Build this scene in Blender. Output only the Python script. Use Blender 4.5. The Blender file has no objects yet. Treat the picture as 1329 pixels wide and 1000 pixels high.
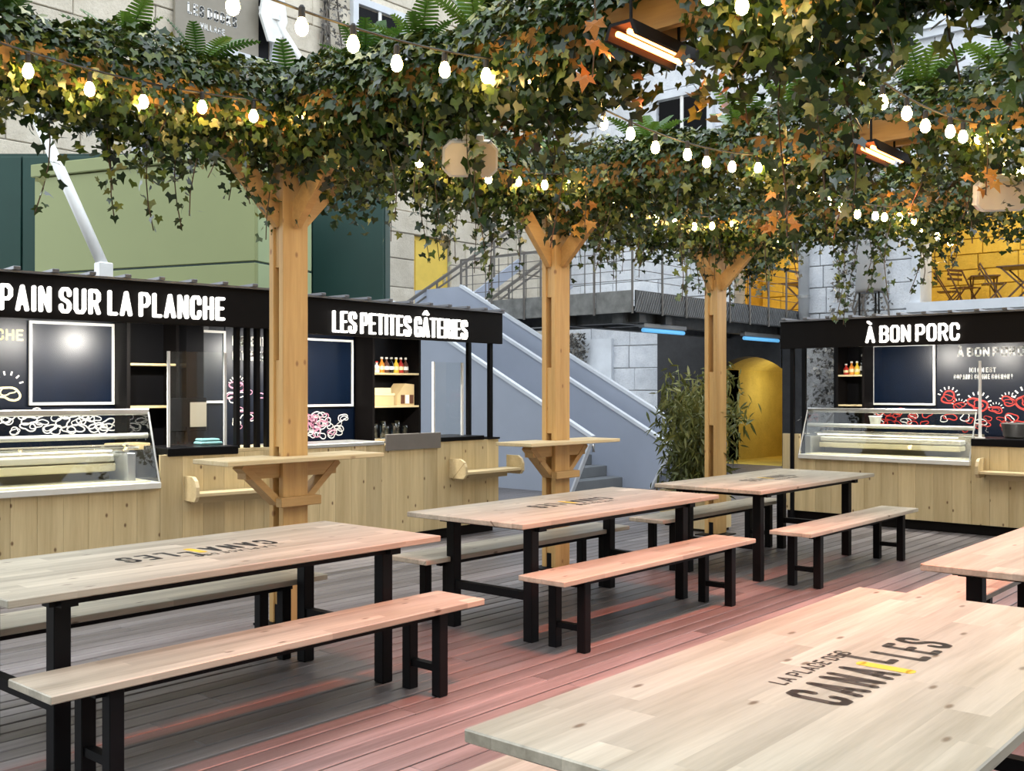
import bpy, bmesh, math, random
import numpy as np
from mathutils import Vector, Matrix
random.seed(7)
rng = np.random.default_rng(11)
PI = math.pi
scene = bpy.context.scene
C = scene.collection

# ------------------------------------------------------------------ camera
YAW = 0.8586227
cam_d = bpy.data.cameras.new('camera'); cam = bpy.data.objects.new('camera', cam_d); C.objects.link(cam)
cam_d.sensor_width = 36.0; cam_d.lens = 36.0 * 1341.7 / 1329.0
cam_d.shift_y = 7.1 / 1329.0; cam_d.clip_start = 0.05
cam.location = (0, 0, 1.5204); cam.rotation_euler = (PI / 2, 0, -YAW)
scene.camera = cam
# ------------------------------------------------------------------ sky, exposure
world = bpy.data.worlds.new('overcast_sky'); scene.world = world; world.use_nodes = True
bg = world.node_tree.nodes['Background']
bg.inputs[0].default_value = (0.85, 0.925, 1.0, 1); bg.inputs[1].default_value = 2.3
vs = scene.view_settings
vs.view_transform = 'Standard'; vs.look = 'None'; vs.gamma = 1.0; vs.use_curve_mapping = False
vs.exposure = 0.25
HEATER_W = 56.0       # infra-red heater, radiant watts
BULB_E = 66.0         # festoon bulb emission
STALL_W = 24.0         # lamps under each stall sign

# ------------------------------------------------------------------ materials
MATS = {}
def new_mat(name):
    m = bpy.data.materials.new(name); m.use_nodes = True
    nt = m.node_tree; b = nt.nodes['Principled BSDF']; MATS[name] = m
    return m, nt, b
def nd(nt, typ, **kw):
    n = nt.nodes.new(typ)
    for k, v in kw.items(): setattr(n, k, v)
    return n
def ramp(nt, stops):
    r = nd(nt, 'ShaderNodeValToRGB'); e = r.color_ramp.elements
    while len(e) < len(stops): e.new(0.5)
    for el, (p, c) in zip(e, stops): el.position = p; el.color = (*c, 1)
    return r
def mixc(nt, fac, a, b, mode='MIX'):
    m = nd(nt, 'ShaderNodeMix', data_type='RGBA', blend_type=mode)
    for sock, val in ((m.inputs[0], fac), (m.inputs[6], a), (m.inputs[7], b)):
        if isinstance(val, (int, float)): sock.default_value = val
        elif isinstance(val, tuple): sock.default_value = (*val, 1)
        else: nt.links.new(val, sock)
    return m.outputs[2]
def coords(nt, scale=(1, 1, 1), shift=True):
    tc = nd(nt, 'ShaderNodeTexCoord'); mp = nd(nt, 'ShaderNodeMapping'); mp.inputs['Scale'].default_value = scale
    if shift:
        oi = nd(nt, 'ShaderNodeObjectInfo'); mu = nd(nt, 'ShaderNodeMath', operation='MULTIPLY'); mu.inputs[1].default_value = 57.0
        nt.links.new(oi.outputs['Random'], mu.inputs[0])
        va = nd(nt, 'ShaderNodeVectorMath', operation='ADD')
        nt.links.new(tc.outputs['Object'], va.inputs[0]); nt.links.new(mu.outputs[0], va.inputs[1])
        nt.links.new(va.outputs[0], mp.inputs[0])
    else: nt.links.new(tc.outputs['Object'], mp.inputs[0])
    return mp.outputs[0]
def noise(nt, vec, scale, detail=4, rough=0.55):
    n = nd(nt, 'ShaderNodeTexNoise'); n.inputs['Scale'].default_value = scale
    n.inputs['Detail'].default_value = detail; n.inputs['Roughness'].default_value = rough
    nt.links.new(vec, n.inputs['Vector']); return n.outputs['Fac']
def bump(nt, b, h, strength=0.2, dist=0.01):
    bp = nd(nt, 'ShaderNodeBump'); bp.inputs['Strength'].default_value = strength; bp.inputs['Distance'].default_value = dist
    nt.links.new(h, bp.inputs['Height']); nt.links.new(bp.outputs[0], b.inputs['Normal'])
def plain(name, col, rough=0.5, metal=0.0, mottled=0.06, emit=None, es=0.0, scale=6.0, spec=0.5):
    m, nt, b = new_mat(name)
    v = coords(nt); n = noise(nt, v, scale)
    lo = tuple(max(0, c * (1 - mottled)) for c in col); hi = tuple(min(1, c * (1 + mottled)) for c in col)
    r = ramp(nt, [(0.3, lo), (0.7, hi)]); nt.links.new(n, r.inputs[0]); nt.links.new(r.outputs[0], b.inputs['Base Color'])
    b.inputs['Roughness'].default_value = rough; b.inputs['Metallic'].default_value = metal
    b.inputs['Specular IOR Level'].default_value = spec
    if emit: b.inputs['Emission Color'].default_value = (*emit, 1); b.inputs['Emission Strength'].default_value = es
    return m
def wood(name, lo, hi, knot, axis='X', rough=0.5, stave=None, knots=1.0, tone=0.18, kscale=2.6):
    """grain runs along the local axis; stave = width of the glued strips (None: whole board)"""
    m, nt, b = new_mat(name)
    st = {'X': (0.06, 1, 1), 'Y': (1, 0.06, 1), 'Z': (1, 1, 0.06)}[axis]
    v = coords(nt, st)
    base = v
    fac_st = None
    if stave:
        tc = nd(nt, 'ShaderNodeTexCoord'); sx = nd(nt, 'ShaderNodeSeparateXYZ'); nt.links.new(tc.outputs['Object'], sx.inputs[0])
        cross = sx.outputs['Y' if axis == 'X' else 'X']; along = sx.outputs['X' if axis == 'X' else 'Z']
        d = nd(nt, 'ShaderNodeMath', operation='DIVIDE'); nt.links.new(cross, d.inputs[0]); d.inputs[1].default_value = stave
        fl = nd(nt, 'ShaderNodeMath', operation='FLOOR'); nt.links.new(d.outputs[0], fl.inputs[0])
        w1 = nd(nt, 'ShaderNodeTexWhiteNoise', noise_dimensions='1D'); nt.links.new(fl.outputs[0], w1.inputs['W'])
        al = nd(nt, 'ShaderNodeMath', operation='MULTIPLY_ADD'); nt.links.new(along, al.inputs[0]); al.inputs[1].default_value = 1.15
        nt.links.new(w1.outputs['Value'], al.inputs[2])
        fa = nd(nt, 'ShaderNodeMath', operation='FLOOR'); nt.links.new(al.outputs[0], fa.inputs[0])
        cb = nd(nt, 'ShaderNodeCombineXYZ'); nt.links.new(fl.outputs[0], cb.inputs[0]); nt.links.new(fa.outputs[0], cb.inputs[1])
        w2 = nd(nt, 'ShaderNodeTexWhiteNoise', noise_dimensions='3D'); nt.links.new(cb.outputs[0], w2.inputs['Vector'])
        fac_st = w2.outputs['Value']
        va = nd(nt, 'ShaderNodeVectorMath', operation='ADD'); nt.links.new(v, va.inputs[0])
        sc = nd(nt, 'ShaderNodeVectorMath', operation='SCALE'); nt.links.new(w2.outputs['Color'], sc.inputs[0]); sc.inputs['Scale'].default_value = 9.0
        nt.links.new(sc.outputs[0], va.inputs[1]); base = va.outputs[0]
    g1 = noise(nt, base, 9.0, 5, 0.6); g2 = noise(nt, base, 60.0, 3, 0.6)
    gm = nd(nt, 'ShaderNodeMath', operation='MULTIPLY_ADD'); nt.links.new(g2, gm.inputs[0]); gm.inputs[1].default_value = 0.35
    nt.links.new(g1, gm.inputs[2])
    r = ramp(nt, [(0.42, lo), (0.85, hi)]); nt.links.new(gm.outputs[0], r.inputs[0])
    col = r.outputs[0]
    # tone from board to board
    oi = nd(nt, 'ShaderNodeObjectInfo')
    tv = fac_st if fac_st is not None else oi.outputs['Random']
    mr = nd(nt, 'ShaderNodeMapRange'); nt.links.new(tv, mr.inputs[0]); mr.inputs[3].default_value = 1 - tone; mr.inputs[4].default_value = 1 + tone * 0.6
    cv = nd(nt, 'ShaderNodeCombineColor')
    for i in range(3): nt.links.new(mr.outputs[0], cv.inputs[i])
    col = mixc(nt, 1.0, col, cv.outputs[0], 'MULTIPLY')
    if knots > 0:
        kv = coords(nt); sp = nd(nt, 'ShaderNodeSeparateXYZ'); nt.links.new(kv, sp.inputs[0])
        ad = nd(nt, 'ShaderNodeMath', operation='ADD'); cbk = nd(nt, 'ShaderNodeCombineXYZ')
        p, q, r_ = ('X', 'Y', 'Z') if axis == 'X' else ('Z', 'X', 'Y')
        nt.links.new(sp.outputs[q], ad.inputs[0]); nt.links.new(sp.outputs[r_], ad.inputs[1])
        sc2 = nd(nt, 'ShaderNodeMath', operation='MULTIPLY'); nt.links.new(sp.outputs[p], sc2.inputs[0]); sc2.inputs[1].default_value = 0.38 if axis == 'X' else 0.6
        nt.links.new(sc2.outputs[0], cbk.inputs[0]); nt.links.new(ad.outputs[0], cbk.inputs[1])
        vo = nd(nt, 'ShaderNodeTexVoronoi', voronoi_dimensions='2D'); vo.inputs['Scale'].default_value = kscale * 2.4
        nt.links.new(cbk.outputs[0], vo.inputs['Vector'])
        lt = nd(nt, 'ShaderNodeMapRange'); nt.links.new(vo.outputs['Distance'], lt.inputs[0])
        lt.inputs[1].default_value = 0.03; lt.inputs[2].default_value = 0.075; lt.inputs[3].default_value = 1.0 * knots; lt.inputs[4].default_value = 0.0
        sc3 = nd(nt, 'ShaderNodeSeparateColor'); nt.links.new(vo.outputs['Color'], sc3.inputs[0])
        gt = nd(nt, 'ShaderNodeMath', operation='GREATER_THAN'); nt.links.new(sc3.outputs[0], gt.inputs[0]); gt.inputs[1].default_value = 0.45
        mk = nd(nt, 'ShaderNodeMath', operation='MULTIPLY'); nt.links.new(gt.outputs[0], mk.inputs[0]); nt.links.new(lt.outputs[0], mk.inputs[1])
        col = mixc(nt, mk.outputs[0], col, knot)
    nt.links.new(col, b.inputs['Base Color'])
    b.inputs['Roughness'].default_value = rough
    bump(nt, b, g2, 0.12, 0.003)
    return m
def emitter(name, col, s):
    m, nt, b = new_mat(name); b.inputs['Base Color'].default_value = (*col, 1)
    b.inputs['Emission Color'].default_value = (*col, 1); b.inputs['Emission Strength'].default_value = s
    return m
def glass(name, tint=(1, 1, 1), rough=0.02, alpha=0.18):
    m, nt, b = new_mat(name)
    b.inputs['Base Color'].default_value = (*tint, 1); b.inputs['Roughness'].default_value = rough
    tr = nd(nt, 'ShaderNodeBsdfTransparent'); gl = nd(nt, 'ShaderNodeBsdfGlossy'); gl.inputs['Roughness'].default_value = rough
    fr = nd(nt, 'ShaderNodeFresnel'); fr.inputs['IOR'].default_value = 1.5
    ad = nd(nt, 'ShaderNodeMath', operation='ADD'); nt.links.new(fr.outputs[0], ad.inputs[0]); ad.inputs[1].default_value = alpha
    ge = nd(nt, 'ShaderNodeNewGeometry'); iv = nd(nt, 'ShaderNodeMath', operation='SUBTRACT'); iv.inputs[0].default_value = 1.0
    nt.links.new(ge.outputs['Backfacing'], iv.inputs[1]); ml = nd(nt, 'ShaderNodeMath', operation='MULTIPLY')
    nt.links.new(ad.outputs[0], ml.inputs[0]); nt.links.new(iv.outputs[0], ml.inputs[1]); ad = ml
    mx = nd(nt, 'ShaderNodeMixShader'); out = nt.nodes['Material Output']
    tr.inputs[0].default_value = (*tint, 1)
    nt.links.new(ad.outputs[0], mx.inputs[0]); nt.links.new(tr.outputs[0], mx.inputs[1]); nt.links.new(gl.outputs[0], mx.inputs[2])
    nt.links.new(mx.outputs[0], out.inputs['Surface'])
    return m
def stone(name, lo, hi, dirt=(0.2, 0.19, 0.18), amt=0.35, scale=3.0):
    m, nt, b = new_mat(name)
    v = coords(nt); n1 = noise(nt, v, scale, 6, 0.6); n2 = noise(nt, v, scale * 9, 4, 0.7)
    r = ramp(nt, [(0.3, lo), (0.7, hi)]); nt.links.new(n1, r.inputs[0])
    r2 = ramp(nt, [(0.52, (0, 0, 0)), (0.72, (1, 1, 1))]); nt.links.new(n2, r2.inputs[0])
    mu = nd(nt, 'ShaderNodeMath', operation='MULTIPLY'); nt.links.new(r2.outputs[0], mu.inputs[0]); mu.inputs[1].default_value = amt
    oi = nd(nt, 'ShaderNodeObjectInfo'); mr = nd(nt, 'ShaderNodeMapRange'); nt.links.new(oi.outputs['Random'], mr.inputs[0])
    mr.inputs[3].default_value = 0.86; mr.inputs[4].default_value = 1.08
    cv = nd(nt, 'ShaderNodeCombineColor')
    for i in range(3): nt.links.new(mr.outputs[0], cv.inputs[i])
    col = mixc(nt, mu.outputs[0], r.outputs[0], dirt); col = mixc(nt, 1.0, col, cv.outputs[0], 'MULTIPLY')
    nt.links.new(col, b.inputs['Base Color']); b.inputs['Roughness'].default_value = 0.85
    bump(nt, b, n2, 0.5, 0.03)
    return m
def foliage(name, stops, rough=0.4, attr=True, trans=0.12):
    m, nt, b = new_mat(name)
    if attr:
        a = nd(nt, 'ShaderNodeAttribute', attribute_name='rnd'); src = a.outputs['Fac']
    else:
        oi = nd(nt, 'ShaderNodeObjectInfo'); src = oi.outputs['Random']
    r = ramp(nt, stops); nt.links.new(src, r.inputs[0])
    v = coords(nt, shift=False); n = noise(nt, v, 45.0, 2)
    r2 = ramp(nt, [(0.35, (0.75, 0.75, 0.75)), (0.65, (1.15, 1.15, 1.1))]); nt.links.new(n, r2.inputs[0])
    col = mixc(nt, 1.0, r.outputs[0], r2.outputs[0], 'MULTIPLY')
    nt.links.new(col, b.inputs['Base Color']); b.inputs['Roughness'].default_value = rough
    tl = nd(nt, 'ShaderNodeBsdfTranslucent'); mx = nd(nt, 'ShaderNodeMixShader'); mx.inputs[0].default_value = trans
    nt.links.new(col, tl.inputs[0]); nt.links.new(b.outputs[0], mx.inputs[1]); nt.links.new(tl.outputs[0], mx.inputs[2])
    nt.links.new(mx.outputs[0], nt.nodes['Material Output'].inputs['Surface'])
    return m

wood('table_pine', (0.30, 0.27, 0.205), (0.57, 0.525, 0.425), (0.11, 0.075, 0.045), 'X', 0.36, stave=0.10, knots=0.9, tone=0.22, kscale=2.8)
wood('post_pine', (0.44, 0.255, 0.085), (0.64, 0.41, 0.16), (0.24, 0.11, 0.04), 'Z', 0.55, knots=0.8, tone=0.12, kscale=2.2)
wood('beam_pine_x', (0.42, 0.24, 0.08), (0.60, 0.38, 0.15), (0.24, 0.11, 0.04), 'X', 0.55, knots=0.7, tone=0.12)
wood('stall_pine', (0.50, 0.385, 0.20), (0.70, 0.57, 0.33), (0.15, 0.08, 0.035), 'Z', 0.5, knots=0.95, tone=0.16, kscale=2.4)
wood('shelf_pine', (0.52, 0.40, 0.21), (0.70, 0.57, 0.34), (0.26, 0.15, 0.07), 'X', 0.5, knots=0.6, tone=0.10)
wood('deck', (0.105, 0.093, 0.092), (0.25, 0.23, 0.232), (0.08, 0.065, 0.06), 'X', 0.42, knots=0.0, tone=0.36)
wood('dark_wood', (0.07, 0.035, 0.02), (0.13, 0.065, 0.035), (0.03, 0.02, 0.01), 'X', 0.45, knots=0.0)
plain('black_steel', (0.006, 0.006, 0.007), 0.5, 0.0, 0.2, spec=0.12)
plain('black_paint', (0.005, 0.004, 0.004), 0.55, 0.0, 0.15, spec=0.12)
plain('black_gloss', (0.004, 0.004, 0.005), 0.35, spec=0.12)
plain('navy_board', (0.0012, 0.006, 0.019), 0.27, 0.0, 0.15, spec=0.38)
plain('navy_wall', (0.0025, 0.006, 0.016), 0.30, 0.0, 0.12, spec=0.3)
plain('white_frame', (0.80, 0.80, 0.78), 0.4)
plain('white_metal', (0.78, 0.79, 0.78), 0.35)
plain('cream_panel', (0.80, 0.72, 0.55), 0.45)
plain('grey_metal', (0.35, 0.36, 0.37), 0.35, 0.6)
plain('steel', (0.55, 0.55, 0.54), 0.3, 0.85)
plain('drum_grey', (0.22, 0.22, 0.22), 0.6)
plain('taupe_panel', (0.17, 0.155, 0.14), 0.4)
plain('roof_metal', (0.16, 0.16, 0.17), 0.35, 0.7)
plain('stair_grey', (0.36, 0.40, 0.49), 0.45, 0.0, 0.05, scale=1.2)
plain('stair_edge', (0.66, 0.69, 0.74), 0.4)
plain('step_grey', (0.15, 0.16, 0.17), 0.7)
plain('bridge_steel', (0.075, 0.077, 0.078), 0.5, 0.3, 0.3)
plain('bridge_fascia', (0.20, 0.20, 0.19), 0.6, 0.2, 0.3)
plain('rail_steel', (0.16, 0.15, 0.14), 0.45, 0.5)
plain('light_green', (0.235, 0.265, 0.108), 0.55, 0.0, 0.05, scale=0.7)
plain('pale_green', (0.30, 0.37, 0.20), 0.55, 0.0, 0.05, scale=0.7)
plain('dark_green', (0.008, 0.045, 0.036), 0.45, 0.0, 0.15, scale=0.9)
plain('yellow_paint', (0.66, 0.47, 0.07), 0.7, 0.0, 0.14, scale=1.5)
plain('yellow_door', (0.80, 0.57, 0.10), 0.5, 0.0, 0.05)
plain('portal_dark', (0.022, 0.022, 0.024), 0.7, 0.0, 0.3)
plain('taupe_sign', (0.25, 0.225, 0.18), 0.6)
plain('plaster', (0.60, 0.63, 0.67), 0.8, 0.0, 0.12, scale=2.0)
plain('mortar', (0.30, 0.29, 0.28), 0.9, 0.0, 0.2, scale=4.0)
plain('mortar_yellow', (0.48, 0.30, 0.03), 0.9, 0.0, 0.15)
plain('soil', (0.03, 0.022, 0.016), 0.9, 0.0, 0.3)
plain('dark_gap', (0.012, 0.011, 0.010), 0.9)
plain('print_black', (0.012, 0.011, 0.010), 0.5)
plain('print_yellow', (0.72, 0.50, 0.03), 0.5)
plain('paint_white', (0.82, 0.82, 0.80), 0.5)
plain('paint_cream', (0.80, 0.70, 0.40), 0.5)
plain('paint_red', (0.55, 0.04, 0.03), 0.5)
plain('paint_pink', (0.60, 0.25, 0.38), 0.5)
plain('cardboard', (0.60, 0.46, 0.24), 0.7)
plain('cable', (0.012, 0.012, 0.012), 0.6)
plain('vine', (0.075, 0.05, 0.028), 0.8)
plain('dry_vine', (0.16, 0.14, 0.12), 0.9)
plain('cane', (0.22, 0.25, 0.07), 0.5)
plain('teal_cloth', (0.16, 0.36, 0.38), 0.8)
for nm, col in (('sauce_white', (0.8, 0.78, 0.72)), ('sauce_yellow', (0.80, 0.55, 0.05)), ('sauce_red', (0.45, 0.03, 0.02)),
                ('sauce_orange', (0.75, 0.25, 0.03)), ('sauce_brown', (0.12, 0.05, 0.03))): plain(nm, col, 0.3)
glass('clear_glass', (0.975, 0.985, 0.975), 0.02, 0.01)
glass('bottle_glass', (0.75, 0.85, 0.9), 0.05, 0.15)
emitter('sign_letter', (1.0, 0.97, 0.92), 1.2)
emitter('bulb_glow', (1.0, 0.62, 0.20), BULB_E)
emitter('heater_glow', (1.0, 0.22, 0.05), 16.0)
emitter('spot_glow', (1.0, 0.95, 0.85), 9.0)
emitter('case_led', (1.0, 0.93, 0.75), 3.0); plain('case_white', (0.70, 0.69, 0.64), 0.35); plain('case_cream', (0.80, 0.74, 0.52), 0.4)
emitter('blue_tube', (0.13, 0.45, 0.80), 0.7)
emitter('lamp_white', (1.0, 0.95, 0.8), 4.0)
stone('stone_blue', (0.56, 0.59, 0.64), (0.76, 0.785, 0.82), amt=0.30)
stone('stone_beige', (0.56, 0.50, 0.40), (0.72, 0.66, 0.55), (0.22, 0.19, 0.15), amt=0.25)
stone('stone_yellow', (0.58, 0.42, 0.07), (0.74, 0.55, 0.10), (0.36, 0.24, 0.03), amt=0.35)
stone('rubble', (0.20, 0.20, 0.20), (0.42, 0.42, 0.42), (0.05, 0.05, 0.05), amt=0.8, scale=5.0)
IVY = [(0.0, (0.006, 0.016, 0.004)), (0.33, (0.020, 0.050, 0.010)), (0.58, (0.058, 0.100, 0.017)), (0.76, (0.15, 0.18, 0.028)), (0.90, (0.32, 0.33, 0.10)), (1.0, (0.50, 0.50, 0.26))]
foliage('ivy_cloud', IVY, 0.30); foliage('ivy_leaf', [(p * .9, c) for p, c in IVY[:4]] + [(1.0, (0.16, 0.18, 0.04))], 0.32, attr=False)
foliage('fern_leaf', [(0.0, (0.035, 0.10, 0.012)), (1.0, (0.11, 0.22, 0.03))], 0.45, attr=False, trans=0.25)
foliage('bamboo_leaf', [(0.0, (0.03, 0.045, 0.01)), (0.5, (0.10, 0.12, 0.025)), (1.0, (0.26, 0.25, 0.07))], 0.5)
foliage('creeper_dry', [(0.0, (0.03, 0.03, 0.03)), (0.6, (0.12, 0.11, 0.10)), (1.0, (0.38, 0.36, 0.33))], 0.8)
foliage('autumn_leaf', [(0.0, (0.35, 0.12, 0.015)), (1.0, (0.62, 0.30, 0.05))], 0.5, attr=False, trans=0.3)

# ------------------------------------------------------------------ mesh helpers
class MB:
    def __init__(s): s.v = []; s.f = []
    def add(s, vs_, fs):
        o = len(s.v); s.v += [tuple(p) for p in vs_]; s.f += [tuple(i + o for i in f) for f in fs]; return s
    def box(s, x0, x1, y0, y1, z0, z1, ch=0.0):
        if ch <= 0:
            return s.add([(x, y, z) for x in (x0, x1) for y in (y0, y1) for z in (z0, z1)],
                         [(0, 1, 3, 2), (4, 6, 7, 5), (0, 4, 5, 1), (2, 3, 7, 6), (0, 2, 6, 4), (1, 5, 7, 3)])
        bm = bmesh.new(); bmesh.ops.create_cube(bm, size=1.0)
        for p in bm.verts: p.co = Vector(((x0 + x1) / 2 + p.co.x * (x1 - x0), (y0 + y1) / 2 + p.co.y * (y1 - y0), (z0 + z1) / 2 + p.co.z * (z1 - z0)))
        bmesh.ops.bevel(bm, geom=bm.edges[:], offset=ch, segments=1, affect='EDGES')
        bm.verts.index_update()
        s.add([p.co[:] for p in bm.verts], [[q.index for q in f.verts] for f in bm.faces]); bm.free(); return s
    def bar(s, a, b, w, h, up=(0, 0, 1)):
        a = Vector(a); b = Vector(b); d = (b - a).normalized(); u = Vector(up)
        if abs(d.dot(u)) > 0.99: u = Vector((1, 0, 0))
        sd = d.cross(u).normalized() * (w / 2); uu = sd.cross(d).normalized() * (h / 2)
        return s.add([a - sd - uu, a + sd - uu, a + sd + uu, a - sd + uu, b - sd - uu, b + sd - uu, b + sd + uu, b - sd + uu],
                     [(0, 3, 2, 1), (4, 5, 6, 7), (0, 1, 5, 4), (1, 2, 6, 5), (2, 3, 7, 6), (3, 0, 4, 7)])
    def tube(s, pts, r, n=6, cap=True):
        pts = [Vector(p) for p in pts]; rs = r if isinstance(r, (list, tuple)) else [r] * len(pts)
        base = len(s.v)
        for i, p in enumerate(pts):
            d = (pts[min(i + 1, len(pts) - 1)] - pts[max(i - 1, 0)]).normalized()
            u = Vector((0, 0, 1)) if abs(d.z) < 0.9 else Vector((1, 0, 0))
            a = d.cross(u).normalized(); b = a.cross(d)
            for k in range(n):
                t = 2 * PI * k / n; s.v.append(tuple(p + (a * math.cos(t) + b * math.sin(t)) * rs[i]))
        for i in range(len(pts) - 1):
            for k in range(n):
                q = base + i * n; s.f.append((q + k, q + (k + 1) % n, q + n + (k + 1) % n, q + n + k))
        if cap:
            s.f.append(tuple(base + k for k in range(n))[::-1]); q = base + (len(pts) - 1) * n
            s.f.append(tuple(q + k for k in range(n)))
        return s
    def lathe(s, prof, n=12, c=(0, 0, 0)):
        base = len(s.v)
        for (r, z) in prof:
            for k in range(n):
                t = 2 * PI * k / n; s.v.append((c[0] + r * math.cos(t), c[1] + r * math.sin(t), c[2] + z))
        for i in range(len(prof) - 1):
            for k in range(n):
                q = base + i * n; s.f.append((q + k, q + (k + 1) % n, q + n + (k + 1) % n, q + n + k))
        s.f.append(tuple(base + k for k in range(n))[::-1]); q = base + (len(prof) - 1) * n
        s.f.append(tuple(q + k for k in range(n))); return s
    def prism(s, poly, t0, t1, plane='xz'):
        """polygon (a,b) extruded along the third axis from t0 to t1"""
        n = len(poly)
        def P(a, b, t): return {'xz': (a, t, b), 'xy': (a, b, t), 'yz': (t, a, b)}[plane]
        s.add([P(a, b, t0) for a, b in poly] + [P(a, b, t1) for a, b in poly],
              [tuple(range(n))[::-1], tuple(range(n, 2 * n))] + [(i, (i + 1) % n, n + (i + 1) % n, n + i) for i in range(n)])
        return s
    def mesh(s, name, mat, smooth=False):
        me = bpy.data.meshes.new(name); me.from_pydata(s.v, [], s.f)
        bm = bmesh.new(); bm.from_mesh(me); bmesh.ops.recalc_face_normals(bm, faces=bm.faces); bm.to_mesh(me); bm.free()
        me.materials.append(MATS[mat])
        if smooth:
            for p in me.polygons: p.use_smooth = True
        return me
    def build(s, name, mat, parent=None, smooth=False, loc=None, rotz=0):
        return link(name, s.mesh(name, mat, smooth), parent, loc, rotz)
def link(name, me, parent=None, loc=None, rotz=0):
    o = bpy.data.objects.new(name, me); C.objects.link(o); o.parent = parent
    if loc is not None: o.location = loc
    if rotz: o.rotation_euler = (0, 0, rotz)
    return o
def tag(o, label=None, cat=None, group=None, kind=None):
    if label: o['label'] = label
    if cat: o['category'] = cat
    if group: o['group'] = group
    if kind: o['kind'] = kind
    return o
def thing(name, label, cat, loc=(0, 0, 0), rotz=0, group=None):
    o = bpy.data.objects.new(name, None); C.objects.link(o); o.location = loc; o.rotation_euler = (0, 0, rotz)
    o.empty_display_size = 0.1
    return tag(o, label, cat, group)
def copy_tree(o, parent=None):
    c = o.copy(); C.objects.link(c); c.parent = parent
    for ch in list(o.children): copy_tree(ch, c)
    return c
def dup(root, loc, rotz, label, group=None):
    c = copy_tree(root); c.location = loc; c.rotation_euler = (0, 0, rotz); c['label'] = label
    if group: c['group'] = group
    return c
# condensed bold sign lettering: each character is a set of thick strokes in a unit box
_C = [(1, .70), (1, .86), (.78, 1), (.22, 1), (0, .86), (0, .14), (.22, 0), (.78, 0), (1, .14), (1, .30)]
FONT = {
 'A': (1.05, [[(0, 0), (.5, 1), (1, 0)], [(.18, .27), (.82, .27)]]),
 'B': (1, [[(0, 0), (0, 1), (.7, 1), (.95, .88), (.95, .64), (.7, .53), (0, .53)], [(.7, .53), (1, .40), (1, .12), (.7, 0), (0, 0)]]),
 'C': (1, [_C]), 'D': (1, [[(0, 0), (0, 1), (.65, 1), (1, .82), (1, .18), (.65, 0), (0, 0)]]),
 'E': (.85, [[(1, 1), (0, 1), (0, 0), (1, 0)], [(0, .52), (.85, .52)]]),
 'G': (1, [_C[:-1] + [(1, .46), (.55, .46)]]), 'H': (1, [[(0, 0), (0, 1)], [(1, 0), (1, 1)], [(0, .52), (1, .52)]]),
 'I': (0, [[(0, 0), (0, 1)]]), 'K': (1, [[(0, 0), (0, 1)], [(1, 1), (0, .42)], [(.3, .58), (1, 0)]]), 'L': (.8, [[(0, 1), (0, 0), (1, 0)]]),
 'M': (1.4, [[(0, 0), (0, 1), (.5, .3), (1, 1), (1, 0)]]), 'N': (1, [[(0, 0), (0, 1), (1, 0), (1, 1)]]),
 'O': (1, [_C[1:9] + [_C[1]]]), 'P': (1, [[(0, 0), (0, 1), (.7, 1), (1, .86), (1, .58), (.7, .44), (0, .44)]]),
 'R': (1, [[(0, 0), (0, 1), (.7, 1), (1, .86), (1, .60), (.7, .48), (0, .48)], [(.55, .48), (1, 0)]]),
 'S': (1, [[(1, .74), (1, .88), (.75, 1), (.25, 1), (0, .86), (0, .68), (.2, .56), (.8, .44), (1, .32), (1, .14), (.75, 0), (.25, 0), (0, .12), (0, .26)]]),
 'T': (1, [[(0, 1), (1, 1)], [(.5, 1), (.5, 0)]]), 'U': (1, [[(0, 1), (0, .14), (.22, 0), (.78, 0), (1, .14), (1, 1)]]),
 'V': (1, [[(0, 1), (.5, 0), (1, 1)]]), '!': (0, [[(0, .34), (0, 1)], [(0, 0), (0, .02)]])}
FONT['\u00c0'] = (1.05, FONT['A'][1] + [[(.2, 1.36), (.55, 1.24)]])
FONT['\u00c2'] = (1.05, FONT['A'][1] + [[(.1, 1.22), (.5, 1.38), (.9, 1.22)]])
def text_layout(txt, cap, width, weight=.19, gap=.14, space=.30, depth=0.0, **kw):
    """characters fitted to a cap height and total width; list of (char, MB in the xz plane facing -y)"""
    t = weight * cap
    units = sum((FONT[c][0] if c != ' ' else 0) for c in txt); n = len(txt.replace(' ', '')); nsp = txt.count(' ')
    g = gap * cap; fixed = n * t + (n - 1 - nsp) * g + nsp * space * cap
    if fixed > width * .75: k = width * .75 / fixed; t *= k; g *= k; space *= k; fixed = width * .75
    w1 = (width - fixed) / max(units, .01); x = 0; out = []; ih = cap - weight * cap; hv = t / 2
    for c in txt:
        if c == ' ': x += space * cap - g; continue
        wu, strokes = FONT[c]; mb = MB(); w_ = wu * w1
        for st in strokes:
            pts = [(x + t / 2 + p * w_, weight * cap / 2 + q * ih) for p, q in st]
            for (a0, b0), (a1, b1) in zip(pts[:-1], pts[1:]):
                L = math.hypot(a1 - a0, b1 - b0) + 1e-9; nx, nz = -(b1 - b0) / L * hv, (a1 - a0) / L * hv
                poly = [(a0 + nx, b0 + nz), (a0 - nx, b0 - nz), (a1 - nx, b1 - nz), (a1 + nx, b1 + nz)]
                if depth: mb.prism(poly, 0, -depth, 'xz')
                else: mb.add([(p, 0, q) for p, q in poly], [(0, 1, 2, 3)])
            for (a0, b0) in pts:
                poly = [(a0 + hv * 1.03 * math.cos(PI / 8 + k_ * PI / 4), b0 + hv * 1.03 * math.sin(PI / 8 + k_ * PI / 4)) for k_ in range(8)]
                if depth: mb.prism(poly, 0, -depth, 'xz')
                else: mb.add([(p, 0, q) for p, q in poly], [tuple(range(8))])
        out.append((c, mb)); x += t + w_ + g
    return out
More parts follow.
